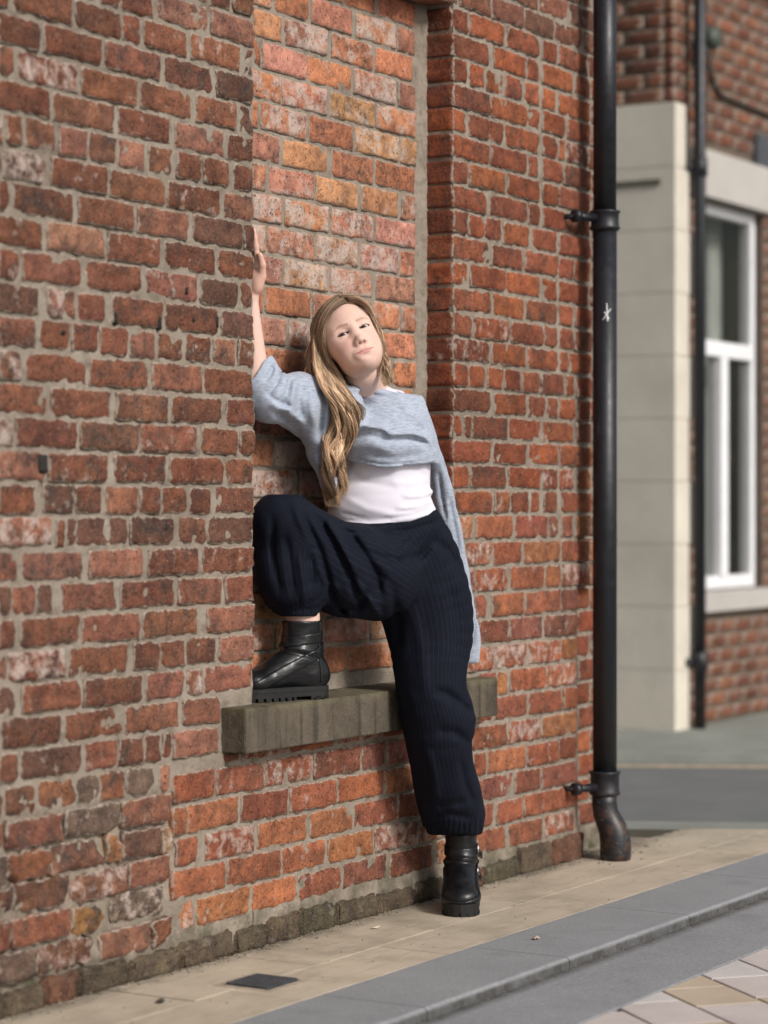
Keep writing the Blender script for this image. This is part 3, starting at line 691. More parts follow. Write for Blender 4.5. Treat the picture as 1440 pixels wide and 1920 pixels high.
# chalked white star on the pipe
M_CHALK = mat_plain('white_paint_mark', (0.72, 0.74, 0.74), 0.8, 0.08, 90)
mk = MB()
fr = (CAMP - Vector((PX, PY, CAMH))); fr.z = 0; fr.normalize(); sd = Vector((-fr.y, fr.x, 0))
def on_pipe(px, py):
    z = onY(px, py, PY).z; s_ = (px - 1134.5)/F * proj((PX, PY, 1))[2]
    s_ = max(-r0*0.9, min(r0*0.9, s_)); d = math.sqrt(r0*r0 - s_*s_)
    sgn = 1 if sd.dot(RGT) > 0 else -1
    return Vector((PX, PY, z)) + sd*sgn*s_ + fr*(d + 0.0006)
for (a, b, wd) in (((1138, 571), (1139, 607), 0.0024), ((1130, 602), (1146, 582), 0.0018), ((1133, 586), (1143, 601), 0.0019), ((1138, 584), (1140.5, 606), 0.0028)):
    pts = [on_pipe(a[0] + (b[0]-a[0])*t/6, a[1] + (b[1]-a[1])*t/6) for t in range(7)]
    mk.tube(pts, [wd*0.5] + [wd]*5 + [wd*0.4], 8)
mk.build('star_mark', M_CHALK, dp, True)['label'] = 'white star-shaped paint mark on the pipe'

# ------------------------------------------------------------------ building across the side road
M_ASH = mat_stone('pale_ashlar', (0.66, 0.605, 0.515), (0.55, 0.505, 0.43), 3, False, 0.0, 0.2)
M_LIN = mat_stone('lintel_stone', (0.46, 0.43, 0.40), (0.40, 0.375, 0.35), 3, False, 0.0, 0.2)
M_MORT2 = mat_mortar((0.19, 0.145, 0.115), 'mortar_far')
fb = empty('corner_building', (8, 4, 0)); tag(fb, 'brick building with pale stone corner and white window across the side road', 'building')
BX, BY = 6.02, 1.54                                      # its corner
ZT = 5.2
W0, W1, WZ0, WZ1 = onY(1318, 955, BY).x, onY(1432, 955, BY).x, 0.70, 2.72
mb = MB(); mb.box(BX+0.012, W0-0.02, BY+0.012, BY+6, 0, ZT); mb.box(W1+0.02, BX+6, BY+0.012, BY+6, 0, ZT); mb.box(W0-0.02, W1+0.02, BY+0.012, BY+0.3, 0, WZ0); mb.box(W0-0.02, W1+0.02, BY+0.012, BY+0.3, WZ1, ZT)
mb.build('wall', M_MORT2, fb)
FBS = BrickSet()
def far_row(a, b, z0, z1, c, axis, ph):
    x = a - 0.1125*ph
    while x < b:
        x0, x1 = max(x, a), min(x + 0.215, b); x += 0.225
        if x1 - x0 < 0.03: continue
        t_, p_ = style('far', x0, z0)
        FBS.add(brick_geo(x0, x1, z0 + 0.005, z1 - 0.005, c, rng.uniform(0, 90), 0.4, 0.05, 0.05, axis), t_, p_, vis_weight(x0, x1, z0, z1, c, axis))
ZS = onY(1262, 193, BY).z                                # top of the stone corner
n = 0
while n*0.075 < 3.9:
    z0, z1 = n*0.075 + 0.02, n*0.075 + 0.095
    for a, b in ((BX + 0.22 if z1 < ZS else BX, W0-0.025), (W1+0.025, BX+2.4)):
        far_row(a, b, z0, z1, BY, 0, n % 2)
    if z1 < WZ0 - 0.10 or z0 > WZ1 + 0.27: far_row(W0-0.015, W1+0.015, z0, z1, BY, 0, n % 2)
    if z0 > ZS + 0.004: far_row(BY + 0.06, BY + 1.9, z0, z1, BX, 1, n % 2)
    n += 1
FBS.build(fb, 300)
# stone corner: coursed ashlar blocks on the side face, toothed quoins on the front
zc_ = [0.0, 0.30, 0.62, 0.97, 1.29, 1.61, 1.93, 2.25, 2.40, 2.78]
zz = [0.0]
while zz[-1] < ZS - 0.36: zz.append(zz[-1] + 0.315)
zz.append(ZS)
for i, (a, b) in enumerate(zip(zz, zz[1:])):
    tooth = 0.21 if i % 2 else 0.115
    if i >= len(zz) - 2: tooth = 0.075
    mb = MB(); mb.box(BX - 0.055, BX + tooth, BY - 0.03, BY + 0.42, a + 0.001, b - 0.001); bevel(recenter(mb.build('quoin_block', M_ASH, fb)), 0.003, 1)
    mb = MB(); mb.box(BX - 0.055, BX + 0.1, BY + 0.4215, BY + 1.6, a + 0.001, b - 0.001); bevel(recenter(mb.build('quoin_block', M_ASH, fb)), 0.003, 1)
mb = MB(); zl = onY(1200, 372, BY+0.4).z; mb.box(BX - 0.066, BX - 0.04, BY + 0.05, BY + 1.6, zl - 0.008, zl + 0.018); mb.build('string_groove', mat_plain('green_stain', (0.10, 0.10, 0.07), 0.9), fb)
mb = MB(); mb.box(W0-0.16, W1+0.35, BY-0.035, BY+0.1, WZ1+0.006, WZ1+0.25); bevel(mb.build('lintel', M_LIN, fb), 0.006)
mb = MB(); mb.box(W0-0.08, W1+0.12, BY-0.05, BY+0.12, WZ0-0.11, WZ0-0.004); bevel(mb.build('window_ledge', M_LIN, fb), 0.006)
zt = onY(1440, 5, BY).z
mb = MB(); mb.box(W0-0.05, BX+2.6, BY-0.10, BY+0.1, zt+0.06, zt+0.42); bevel(mb.build('string_course', M_LIN, fb), 0.01)
M_UPVC = mat_plain('white_frame', (0.78, 0.78, 0.80), 0.4, 0.05, 8, 0.05); M_DK = mat_plain('dim_room', (0.40, 0.43, 0.38), 0.9, 0.6, 3)
wn = MB(); fw = 0.055; yb0, yb1 = BY+0.05, BY+0.12
zm = onY(1370, 655, BY).z; xm = onY(1372, 955, BY).x
win = None
mb = MB(); mb.box(W0, W0+fw, yb0, yb1, WZ0, WZ1); mb.box(W1-fw, W1, yb0, yb1, WZ0, WZ1); mb.box(W0+fw, W1-fw, yb0+0.001, yb1, WZ0, WZ0+0.07); mb.box(W0+fw, W1-fw, yb0+0.001, yb1, WZ1-fw, WZ1)
win = bevel(mb.build('window', M_UPVC, fb), 0.006)
mb = MB(); mb.box(W0+fw, W1-fw, yb0-0.012, yb1-0.004, zm-0.04, zm+0.04); mb.build('transom', M_UPVC, win)
mb = MB(); mb.box(xm-0.05, xm+0.05, yb0-0.010, yb1-0.003, WZ0+0.07, zm-0.04); mb.build('mullion', M_UPVC, win)
t = NT('window_glass'); M_GLASS = t.done((0.015, 0.022, 0.018), 0.03, None, Transmission_Weight=0.0, Alpha=0.25, Specular_IOR_Level=0.6)
for x0, x1, z0, z1 in ((W0+fw, W1-fw, zm+0.04, WZ1-fw), (W0+fw, xm-0.05, WZ0+0.07, zm-0.04), (xm+0.05, W1-fw, WZ0+0.07, zm-0.04)):
    mb = MB(); mb.box(x0, x1, yb0+0.03, yb0+0.038, z0, z1); mb.build('pane', M_GLASS, win)
M_CURT = mat_plain('net_curtain', (0.72, 0.75, 0.68), 0.9, 0.2, 4)
for ca, cb, za, zb_ in ((W0+0.02, W0+0.40, zm, WZ1), (W1-0.20, W1-0.02, zm, WZ1), (W0+0.02, W0+0.26, WZ0, zm), (W1-0.16, W1-0.02, WZ0, zm)):
    cu = MB(); V = []; nx = 40
    for i in range(nx+1):
        x = ca + (cb-ca)*i/nx; y = BY + 0.26 + 0.022*math.sin(i*0.9) + 0.012*math.sin(i*2.1+1)
        V += [(x, y, za), (x, y, zb_)]
    cu.add(V, [(2*i, 2*i+2, 2*i+3, 2*i+1) for i in range(nx)]); cu.build('curtain', M_CURT, fb, True)
mb = MB(); mb.box(W0+0.05, W1-0.05, BY+0.30, BY+0.34, WZ0, WZ0+0.55); mb.build('inner_board', mat_plain('pale_board', (0.55, 0.56, 0.53), 0.7, 0.1, 3), fb)
mb = MB(); mb.box(W0+0.05, W1-0.05, BY+0.32, BY+0.35, WZ0+0.95, WZ0+1.07); mb.build('inner_rail', mat_plain('pale_rail', (0.5, 0.52, 0.46), 0.7, 0.1, 3), fb)
mb = MB(); mb.box(W0-0.02, W1+0.02, BY+0.6, BY+0.7, WZ0-0.1, WZ1+0.1); mb.build('room_back', M_DK, fb)
mb = MB(); vx = onY(1424, 955, BY).x; va, vb = onY(1424, 322, BY).z, onY(1424, 252, BY).z; mb.box(vx-0.085, vx+0.085, BY-0.03, BY+0.02, va, vb); bevel(mb.build('vent_grille', M_IRON, fb), 0.008)
fp = onY(1312, 1383, BY - 0.075); fpx = fp.x
far_pipe = empty('far_drainpipe', (fpx, BY-0.075, 0)); tag(far_pipe, 'thin black drainpipe on the building across the road, beside its white window', 'drainpipe')
mb = MB(); mb.tube([(fpx, BY-0.075, 0.012), (fpx, BY-0.075, ZT)], 0.031, 20); mb.build('pipe', M_PIPE, far_pipe, True)
for z in (0.35, onY(1305, 312, BY-0.075).z): 
    mb = MB(); mb.lathe([(0.031, -0.05), (0.040, -0.045), (0.040, 0.045), (0.031, 0.05)], (fpx, BY-0.075, z), 20); mb.tube([(fpx-0.075, BY-0.03, z), (fpx-0.02, BY-0.05, z)], 0.018, 10); mb.build('collar', M_PIPE, far_pipe, True)
M_CAB = mat_plain('cable', (0.045, 0.04, 0.035), 0.6)
lp = onY(1338, 72, BY - 0.10)
al = empty('wall_lamp', (lp.x, BY, lp.z)); tag(al, 'dark round bulkhead lamp high on the brick building across the road', 'wall lamp')
mb = MB(); mb.tube([(lp.x, BY-0.005, lp.z), (lp.x, BY-0.05, lp.z), (lp.x, BY-0.10, lp.z), (lp.x, BY-0.13, lp.z)], [0.035, 0.055, 0.06, 0.045], 20); mb.build('housing', mat_plain('lamp_housing', (0.06, 0.075, 0.06), 0.5), al, True)
mb = MB(); mb.tube([(lp.x-0.03, BY-0.04, lp.z-0.09), (lp.x-0.02, BY-0.06, lp.z-0.04)], [0.03, 0.035], 14); mb.build('junction_box', M_CAB, al, True)
cpts = [onY(1333, 105, BY-0.015), onY(1332, 130, BY-0.015), onY(1338, 158, BY-0.015), onY(1352, 178, BY-0.015), onY(1385, 192, BY-0.015), onY(1440, 214, BY-0.015), onY(1500, 238, BY-0.015)]
mb = MB(); mb.tube(cpts, 0.011, 10); tag(mb.build('cable', M_CAB, None, True), 'dark cable looping down from the lamp across the far brick wall', 'cable')

# ------------------------------------------------------------------ implicit surfaces for the figure
def smin(a, b, k):
    h = np.maximum(k - np.abs(a - b), 0.0) / k; return np.minimum(a, b) - h*h*k*0.25
def smax(a, b, k): return -smin(-a, -b, k)
def A3(v): return np.array(tuple(v), 'f')
def s_cap(P, a, b, ra, rb):
    a, b = A3(a), A3(b); ab = b - a; t = np.clip(((P - a) @ ab) / max(float(ab @ ab), 1e-9), 0, 1)
    return np.linalg.norm(P - a - t[:, None]*ab, axis=1) - (ra + (rb - ra)*t)
def s_chain(P, pts, rad, k=0.0):
    d = None
    for i in range(len(pts)-1):
        e = s_cap(P, pts[i], pts[i+1], rad[i], rad[i+1]); d = e if d is None else (smin(d, e, k) if k else np.minimum(d, e))
    return d
def s_ell(P, c, r, M=None):
    q = P - A3(c)
    if M is not None: q = q @ M
    r = A3(r); k0 = np.linalg.norm(q/r, axis=1); k1 = np.linalg.norm(q/(r*r), axis=1)
    return k0*(k0 - 1)/np.maximum(k1, 1e-6)
def s_loft(P, rings):
    """rings: (centre, side axis, depth axis, half width, half depth) along a spine"""
    best = np.full(len(P), 9.0, 'f')
    for (c0, s0, d0, a0, b0), (c1, s1, d1, a1, b1) in zip(rings, rings[1:]):
        c0_, ab = A3(c0), A3(c1) - A3(c0); L2 = max(float(ab @ ab), 1e-9)
        tr = ((P - c0_) @ ab)/L2; t = np.clip(tr, 0, 1)[:, None]
        q = P - c0_ - t*ab; s = A3(s0)*(1-t) + A3(s1)*t; d = A3(d0)*(1-t) + A3(d1)*t
        t = t[:, 0]; a = a0 + (a1-a0)*t; b = b0 + (b1-b0)*t
        u = (q*s).sum(1); v = (q*d).sum(1); n2 = np.maximum((q*q).sum(1) - u*u - v*v, 0)
        k0 = np.sqrt((u/a)**2 + (v/b)**2 + n2/np.minimum(a, b)**2); k1 = np.sqrt((u/(a*a))**2 + (v/(b*b))**2 + n2/np.minimum(a, b)**4)
        best = np.minimum(best, k0*(k0-1)/np.maximum(k1, 1e-6))
    return best
def resample(rings, m):
    """Catmull-Rom through ring parameters"""
    arr = np.array([list(c) + list(s) + list(d) + [a, b] for c, s, d, a, b in rings], 'f'); n = len(arr); out = []
    for i in range(n-1):
        p0, p1, p2, p3 = arr[max(i-1, 0)], arr[i], arr[i+1], arr[min(i+2, n-1)]
        for k in range(m):
            t = k/m; out.append(0.5*(2*p1 + (p2-p0)*t + (2*p0-5*p1+4*p2-p3)*t*t + (3*p1-p0-3*p2+p3)*t**3))
    out.append(arr[-1]); res = []
    for r in out:
        s = r[3:6]/np.linalg.norm(r[3:6]); d = r[6:9]/np.linalg.norm(r[6:9]); res.append((r[:3], s, d, float(max(r[9], 0.004)), float(max(r[10], 0.004))))
    return res
def iso(f, lo, hi, h, pad=2.2):
    """sparse sampled surface nets; f(points (n,3)) -> distance"""
    lo = np.array(lo, 'f'); C = 4
    nc = np.ceil((np.array(hi, 'f') - lo)/(h*C)).astype(int) + 1
    cg = [lo[i] + np.arange(nc[i] + 1)*h*C for i in range(3)]
    G = np.stack(np.meshgrid(*cg, indexing='ij'), -1).reshape(-1, 3).astype('f')
    dc = f(G).reshape(nc + 1)
    nf = nc*C + 1
    ix = [np.arange(nf[i]) for i in range(3)]
    up = dc[np.ix_(*[np.clip((q + C//2)//C, 0, nc[i]) for i, q in enumerate(ix)])]
    near = np.abs(up) < h*C*pad
    D = up.astype('f'); I = np.argwhere(near)
    out = np.empty(len(I), 'f')
    for s in range(0, len(I), 400000):
        out[s:s+400000] = f((lo + I[s:s+400000]*h).astype('f'))
    D[near] = out
    S = D < 0
    nx, ny, nz = D.shape
    cnt = np.zeros((nx-1, ny-1, nz-1), np.int8)
    for a in (0, 1):
        for b in (0, 1):
            for c in (0, 1): cnt += S[a:nx-1+a, b:ny-1+b, c:nz-1+c]
    act = (cnt > 0) & (cnt < 8); cells = np.argwhere(act); idx = np.full(act.shape, -1, np.int32); idx[act] = np.arange(len(cells))
    acc = np.zeros((len(cells), 3), 'f'); num = np.zeros(len(cells), 'f')
    ci, cj, ck = cells.T
    for ax in range(3):
        o1, o2 = [i for i in range(3) if i != ax]
        for a in (0, 1):
            for b in (0, 1):
                off = np.zeros(3, int); off[o1] = a; off[o2] = b; e = off.copy(); e[ax] += 1
                d0 = D[ci+off[0], cj+off[1], ck+off[2]]; d1 = D[ci+e[0], cj+e[1], ck+e[2]]
                cr = (d0 < 0) != (d1 < 0); t = np.where(cr, d0/np.where(np.abs(d0-d1) < 1e-9, 1e-9, d0-d1), 0)
                pt = np.tile(off.astype('f'), (len(cells), 1)); pt[:, ax] += t
                acc += np.where(cr[:, None], pt, 0); num += cr
    V = lo + (cells + acc/np.maximum(num, 1)[:, None])*h
    Q = []
    for ax in range(3):
        o1, o2 = (ax+1) % 3, (ax+2) % 3
        s0 = [slice(0, n_) for n_ in D.shape]; s1 = list(s0); s0[ax] = slice(0, D.shape[ax]-1); s1[ax] = slice(1, D.shape[ax])
        X = S[tuple(s0)] != S[tuple(s1)]; E = np.argwhere(X)
        E = E[(E[:, o1] > 0) & (E[:, o2] > 0) & (E[:, o1] < D.shape[o1]-1) & (E[:, o2] < D.shape[o2]-1)]
        if not len(E): continue
        ins = S[tuple(E.T)]
        def cell(a, b):
            q = E.copy(); q[:, o1] -= a; q[:, o2] -= b; return idx[tuple(q.T)]
        q = np.stack([cell(1, 1), cell(0, 1), cell(0, 0), cell(1, 0)], 1); q[~ins] = q[~ins][:, ::-1]; Q.append(q)
    Q = np.concatenate(Q); Q = Q[(Q >= 0).all(1)]
    return V, Q
def vnoise(P, s, seed=0):
    """cheap smooth value noise on numpy points, about -1..1"""
    q = P*s + seed*17.31; i = np.floor(q).astype(np.int64); f_ = q - i; f_ = f_*f_*(3 - 2*f_)
    def hsh(a, b, c):
        n_ = (a*374761393 + b*668265263 + c*2147483647 + seed*97) & 0xffffffff
        n_ = ((n_ ^ (n_ >> 13))*1274126177) & 0xffffffff; return ((n_ ^ (n_ >> 16)) & 0xffff)/32767.5 - 1
    r = 0
    for a in (0, 1):
        for b in (0, 1):
            for c in (0, 1):
                wt = (f_[:, 0] if a else 1-f_[:, 0])*(f_[:, 1] if b else 1-f_[:, 1])*(f_[:, 2] if c else 1-f_[:, 2])
                r = r + wt*hsh(i[:, 0]+a, i[:, 1]+b, i[:, 2]+c)
    return r
def pix(P):
    dx, dy = P[:, 0]-CX, P[:, 1]-CY; z = dx*cT + dy*sT
    return PCX + F*(dx*sT - dy*cT)/z, HY - F*(P[:, 2]-CAMH)/z
def pl_dist(x, y, pts):
    """distance in photo pixels to a polyline, with the signed side"""
    best = np.full(len(x), 1e9); side = np.zeros(len(x)); tt = np.zeros(len(x)); n_ = len(pts)-1
    for i in range(n_):
        (x0, y0), (x1, y1) = pts[i], pts[i+1]; ex, ey = x1-x0, y1-y0; L2 = ex*ex + ey*ey
        t = np.clip(((x-x0)*ex + (y-y0)*ey)/L2, 0, 1); d = np.hypot(x-x0-t*ex, y-y0-t*ey); m = d < best
        best = np.where(m, d, best); side = np.where(m, np.sign(ex*(y-y0) - ey*(x-x0)), side); tt = np.where(m, (i+t)/n_, tt)
    return best, side, tt
def folds(P, lst):
    """soft fold relief; each fold is (polyline in pixels, width px, height m[, one-sided]) carried straight back through the cloth"""
    x, y = pix(P); h = np.zeros(len(P))
    for q in lst:
        pts, wd, amp = q[:3]; d, s, t = pl_dist(x, y, pts); tap = np.clip(4*t*(1-t)*1.6, 0, 1)
        if len(q) > 3: d = np.where(s*q[3] > 0, d*2.6, d)
        h += 1.25*amp*tap*np.exp(-(d/wd)**2)
    return h.astype('f')
def DofY(px, Y): d = ray(px, HY); return (Y - CY)/d.y
def PT(px, py, Y): return onY(px, py, Y)
def ring_px(y, xl, xr, Y, dr=0.85, tilt=0.0):
    """camera-facing section between two outline pixels of the photograph, at the given distance from the wall"""
    xm = (xl+xr)/2; c = onY(xm, y, Y); D = DofY(xm, Y); a = (xr-xl)/2/F*D
    return (c, RGT, FWD, a, a*dr)
def np_obj(name, V, Q, mat, parent, attrs=None, smooth=True):
    me = np_mesh(name, V, Q)
    if attrs:
        for k, v in attrs.items():
            if v.ndim == 1: a = me.attributes.new(k, 'FLOAT', 'POINT'); a.data.foreach_set('value', v.astype('f'))
            else:
                a = me.color_attributes.new(k, 'FLOAT_COLOR', 'POINT'); a.data.foreach_set('color', np.concatenate([v, np.ones((len(v), 1))], 1).astype('f').ravel())
    return link(name, me, mat, parent, smooth)

# ------------------------------------------------------------------ the woman: pose
rk_sub = 3
HEAD_D = DofY(664, -0.125)
HM = (Matrix(((RGT.x, FWD.x, 0), (RGT.y, FWD.y, 0), (0, 0, 1))) @ Matrix.Rotation(R(-22.0), 3, 'Y') @ Matrix.Rotation(R(14), 3, 'Z') @ Matrix.Rotation(R(-13), 3, 'X'))
HMn = np.array(HM, 'f')
EYE = atD(664, 619, HEAD_D)                               # point between the eyes
HORG = EYE - HM @ Vector((0, -0.082, 0))
def to_head(P): return (P - A3(HORG)) @ HMn              # world -> head space (x her left, y back, z up)
def hw(x, y, z): return HORG + HM @ Vector((x, y, z))

woman = empty('person', (0.71, -0.2, 0))
tag(woman, 'young woman in grey sweater and navy pinstripe trousers, one boot up on the sill', 'person')

# ---- head and neck
def eye_mask(x, z, s):
    """>0 inside the almond opening of one eye; x measured from the eye centre, outwards positive for s"""
    u = x*s; half = 0.0165
    up_ = 0.0041*(1 - np.clip((u+0.001)/half, -1, 1)**2) + 0.0008*u/half; dn = -0.0036*(1 - np.clip((u-0.002)/half, -1, 1)**2) + 0.0008*u/half
    return np.minimum(up_ - z, z - dn)
EX, EY_, EZ, ER = 0.0305, -0.0690, 0.0, 0.0122
NECK0, NECK1 = hw(0.004, 0.049, -0.070), PT(694, 748, -0.006)
def f_head(P, cloth=False):
    q = to_head(P)
    x, y, z = q.T; ax = np.abs(x); qs = q.copy(); qs[:, 0] = ax
    d = s_ell(q, (0, 0.006, 0.030), (0.0745, 0.094, 0.083))                   # cranium
    d = smin(d, s_ell(q, (0, -0.030, -0.022), (0.064, 0.058, 0.078)), 0.03)   # face
    d = smin(d, s_ell(qs, (0.0285, -0.047, -0.038), (0.0265, 0.031, 0.036)), 0.024)   # cheeks
    d = smin(d, s_ell(qs, (0.043, -0.030, 0.008), (0.024, 0.032, 0.034)), 0.03)      # temples
    d = smin(d, s_ell(q, (0, -0.060, -0.086), (0.021, 0.025, 0.018)), 0.030)  # chin
    d = smin(d, s_ell(qs, (0.0235, -0.018, -0.066), (0.022, 0.042, 0.024)), 0.03)
    d = smin(d, s_ell(q, (-0.004, -0.018, -0.074), (0.042, 0.044, 0.024)), 0.022)     # jaw
    d = smin(d, s_cap(qs, (0.020, -0.0755, 0.0185), (0.042, -0.066, 0.017), 0.0055, 0.006), 0.017)  # brow
    # sockets
    d = smax(d, -s_ell(qs, (0.0310, -0.0915, 0.001), (0.0170, 0.0120, 0.0100)), 0.018)
    # nose
    d = smin(d, s_chain(q, [(0, -0.0785, 0.008), (0, -0.0855, -0.012), (0, -0.0968, -0.032)], [0.0058, 0.0064, 0.0080], 0.006), 0.018)
    d = smin(d, s_ell(q, (0, -0.0985, -0.0345), (0.0090, 0.0088, 0.0078)), 0.010)
    d = smin(d, s_ell(qs, (0.0115, -0.0905, -0.0392), (0.0062, 0.0088, 0.0064)), 0.008)
    d = smax(d, -s_ell(qs, (0.0066, -0.0985, -0.0440), (0.0036, 0.0056, 0.0034)), 0.003)
    # mouth
    d = smin(d, s_ell(q, (0, -0.0805, -0.066), (0.026, 0.012, 0.016)), 0.014)
    d = smin(d, s_chain(qs, [(0.0, -0.0888, -0.0622), (0.006, -0.0888, -0.0614), (0.0262, -0.0808, -0.0630)], [0.0030, 0.0031, 0.0010], 0.003), 0.006)
    d = smin(d, s_chain(qs, [(0.0, -0.0876, -0.0695), (0.011, -0.0860, -0.0690), (0.0258, -0.0800, -0.0638)], [0.0040, 0.0036, 0.0009], 0.003), 0.006)
    d = smax(d, -s_chain(qs, [(0, -0.0938, -0.0655), (0.009, -0.0920, -0.0653), (0.0275, -0.0822, -0.0645)], [0.0003, 0.0003, 0.0002]), 0.0016)
    d = smax(d, -s_ell(q, (0, -0.0980, -0.0800), (0.016, 0.0085, 0.0040)), 0.010)
    # lids: a thick shell over the eyeball with an almond opening
    for s in (-1, 1):
        c = np.array((EX*s, EY_, EZ), 'f'); r_ = np.linalg.norm(q - c, axis=1)
        lid = r_ - (ER + 0.0016); d = smin(d, lid, 0.007)
        m = eye_mask(x - EX*s, z - EZ, s)
        cut = np.where(y < EY_, np.maximum(-m, 0.0) - np.maximum(m, 0)*1.0, 0.02)
        d = np.maximum(d, -np.maximum(cut, (ER - 0.001) - r_))
    # neck
    nk = s_loft(P, [(NECK0, RGT, FWD, 0.049, 0.054), (NECK0.lerp(NECK1, 0.5), RGT, FWD, 0.047, 0.053), (NECK1, RGT, FWD, 0.050, 0.056)])
    nk = smin(nk, s_cap(P, NECK1, PT(640, 780, -0.03), 0.048, 0.045), 0.04); nk = smin(nk, s_cap(P, NECK1, PT(764, 800, -0.05), 0.046, 0.036), 0.03)
    d = smin(d, nk, 0.008)
    px_, py_ = pix(P); d = smax(d, (py_ - np.interp(px_, [600, 640, 683, 718, 746, 784], [736, 741, 745, 749, 754, 758]))*6.75/F, 0.004)
    return d
def skin_colour(V):
    q = to_head(V); x, y, z = q.T; ax = np.abs(x); n_ = len(V); front = y < -0.03
    col = np.tile(np.array((0.71, 0.485, 0.40)), (n_, 1))
    def blend(mask, c, a=1.0):
        m = np.clip(mask, 0, 1)[:, None]*a; col[:] = col*(1-m) + np.array(c)*m
    g = lambda cx_, cz_, sx_, sz_: np.exp(-(((ax-cx_)/sx_)**2 + ((z-cz_)/sz_)**2))*front
    blend(g(0.040, -0.034, 0.020, 0.017), (0.70, 0.37, 0.315), 0.6)               # blush
    blend(g(0.0, -0.040, 0.012, 0.010), (0.68, 0.42, 0.36), 0.4)
    up_ = -0.0655 + 0.0068*np.clip(1 - (ax/0.0262), 0, 1)**0.8 - 0.0016*np.exp(-(ax/0.003)**2) + 1.6*ax*ax; lo_ = -0.0652 + 1.6*ax*ax - 0.0088*np.clip(1 - (ax/0.0262)**2, 0, 1)
    lip = np.where(ax < 0.0265, np.minimum(up_ - z, z - lo_), -1)
    blend(np.where(front, np.clip(lip/0.0012 + 0.5, 0, 1), 0), (0.56, 0.245, 0.23), 0.95)
    blend(np.where(front & (ax < 0.0275), np.exp(-((z + 0.0655 - 2.4*ax*ax)/0.0011)**2), 0), (0.20, 0.07, 0.06), 0.9)
    # brows
    bz = 0.0190 + 0.0036*np.clip((ax-0.012)/0.020, 0, 1) - 0.0050*np.clip((ax-0.034)/0.014, 0, 1)**1.5
    bw = np.where((ax > 0.011) & (ax < 0.050), 0.0039*np.clip((0.052-ax)/0.02, 0.3, 1), 1e-5)
    blend(np.where(front, np.exp(-((z-bz)/bw)**2)*(ax > 0.010)*(ax < 0.051), 0), (0.28, 0.15, 0.09), 0.8)
    # lash line and crease
    for s in (-1, 1):
        m = eye_mask(x - EX*s, z - EZ, s)
        near = np.clip(1.3 - np.abs(m)/np.where(z > -0.0005, 0.0026, 0.0016), 0, 1)*(np.abs(x - EX*s) < 0.0165)*front
        blend(near*np.where(z > -0.0005, 1.0, 0.45), (0.05, 0.03, 0.022), 0.95)
        blend(np.exp(-((m + 0.0042)/0.0012)**2)*(z > 0.001)*(np.abs(x-EX*s) < 0.015)*front, (0.42, 0.23, 0.17), 0.5)
    nst = np.exp(-(((ax-0.0066)/0.0036)**2 + ((z+0.0445)/0.0024)**2))*(y < -0.088)
    blend(nst, (0.12, 0.045, 0.035), 0.8)
    return col
hb = A3(hw(0, 0, 0))
hV, hQ = iso(f_head, hb + np.array((-0.22, -0.22, -0.20)), hb + np.array((0.22, 0.22, 0.17)), 0.0019)
hC = skin_colour(hV)
# hands and forearm (her right): palm against the side of the pier, fingers up
def chain3(P, pts, rad, k=0.004): return s_chain(P, pts, rad, k)
WR = Vector((0.036, 0.046, onY(487, 556, 0.045).z)); EL = Vector((0.050, 0.034, onY(487, 748, 0.03).z))
def zpx(py, Y=0.02): return onY(485, py, Y).z
HANDP = []
def f_arm(P):
    d = s_loft(P, [(EL, (1,0,0), (0,1,0), 0.046, 0.046), (EL.lerp(WR, 0.3), (1,0,0), (0,1,0), 0.036, 0.040), (EL.lerp(WR, 0.7), (1,0,0), (0,1,0), 0.027, 0.031), (WR, (1,0,0), (0,1,0), 0.020, 0.026)])
    zk = zpx(492); palm_c = Vector((0.035, 0.022, (WR.z + zk)/2))
    d = smin(d, s_loft(P, [(WR, (1,0,0), (0,1,0), 0.020, 0.026), (Vector((0.034, 0.042, WR.z+0.035)), (1,0,0), (0,1,0), 0.017, 0.033), (Vector((0.025, 0.040, zk)), (1,0,0), (0,1,0), 0.0125, 0.036)]), 0.015)
    return d
def f_hand(P):
    d = f_arm(P); zk = zpx(492)
    fing = [(0.010, 0.0, 0.080, 0.0078), (0.029, 0.004, 0.088, 0.0080), (0.048, 0.002, 0.082, 0.0076), (0.065, -0.006, 0.063, 0.0068)]
    for yk, dz, ln, r_ in fing:
        k0 = (0.026, yk, zk+dz-0.012); k1 = (0.018, yk*1.02-0.001, zk+dz+ln*0.46); k2 = (0.012, yk*1.03-0.001, zk+dz+ln*0.75); k3 = (0.0095, yk*1.03-0.001, zk+dz+ln*0.97)
        d = smin(d, chain3(P, [k0, k1, k2, k3], [r_*1.18, r_, r_*0.9, r_*0.72]), 0.006)
    # thumb leaves the side of the palm near the wrist and lies up along the index side
    th_ = [(0.036, 0.022, WR.z+0.020), (0.036, 0.004, WR.z+0.046), (0.026, -0.005, WR.z+0.074), (0.0140, -0.006, WR.z+0.098)]
    d = smin(d, chain3(P, th_, [0.0150, 0.0118, 0.0092, 0.0070]), 0.008)
    d = smin(d, s_ell(P, (0.033, 0.016, WR.z+0.030), (0.014, 0.016, 0.026)), 0.012)
    return d
aV, aQ = iso(f_hand, (-0.02, -0.06, EL.z-0.07), (0.14, 0.12, WR.z+0.22), 0.0021)
aC = np.tile(np.array((0.68, 0.47, 0.395)), (len(aV), 1)); zt_ = (aV[:, 2] > WR.z)[:, None]
aC = np.where(zt_, aC*np.array((0.97, 0.86, 0.80)), aC)
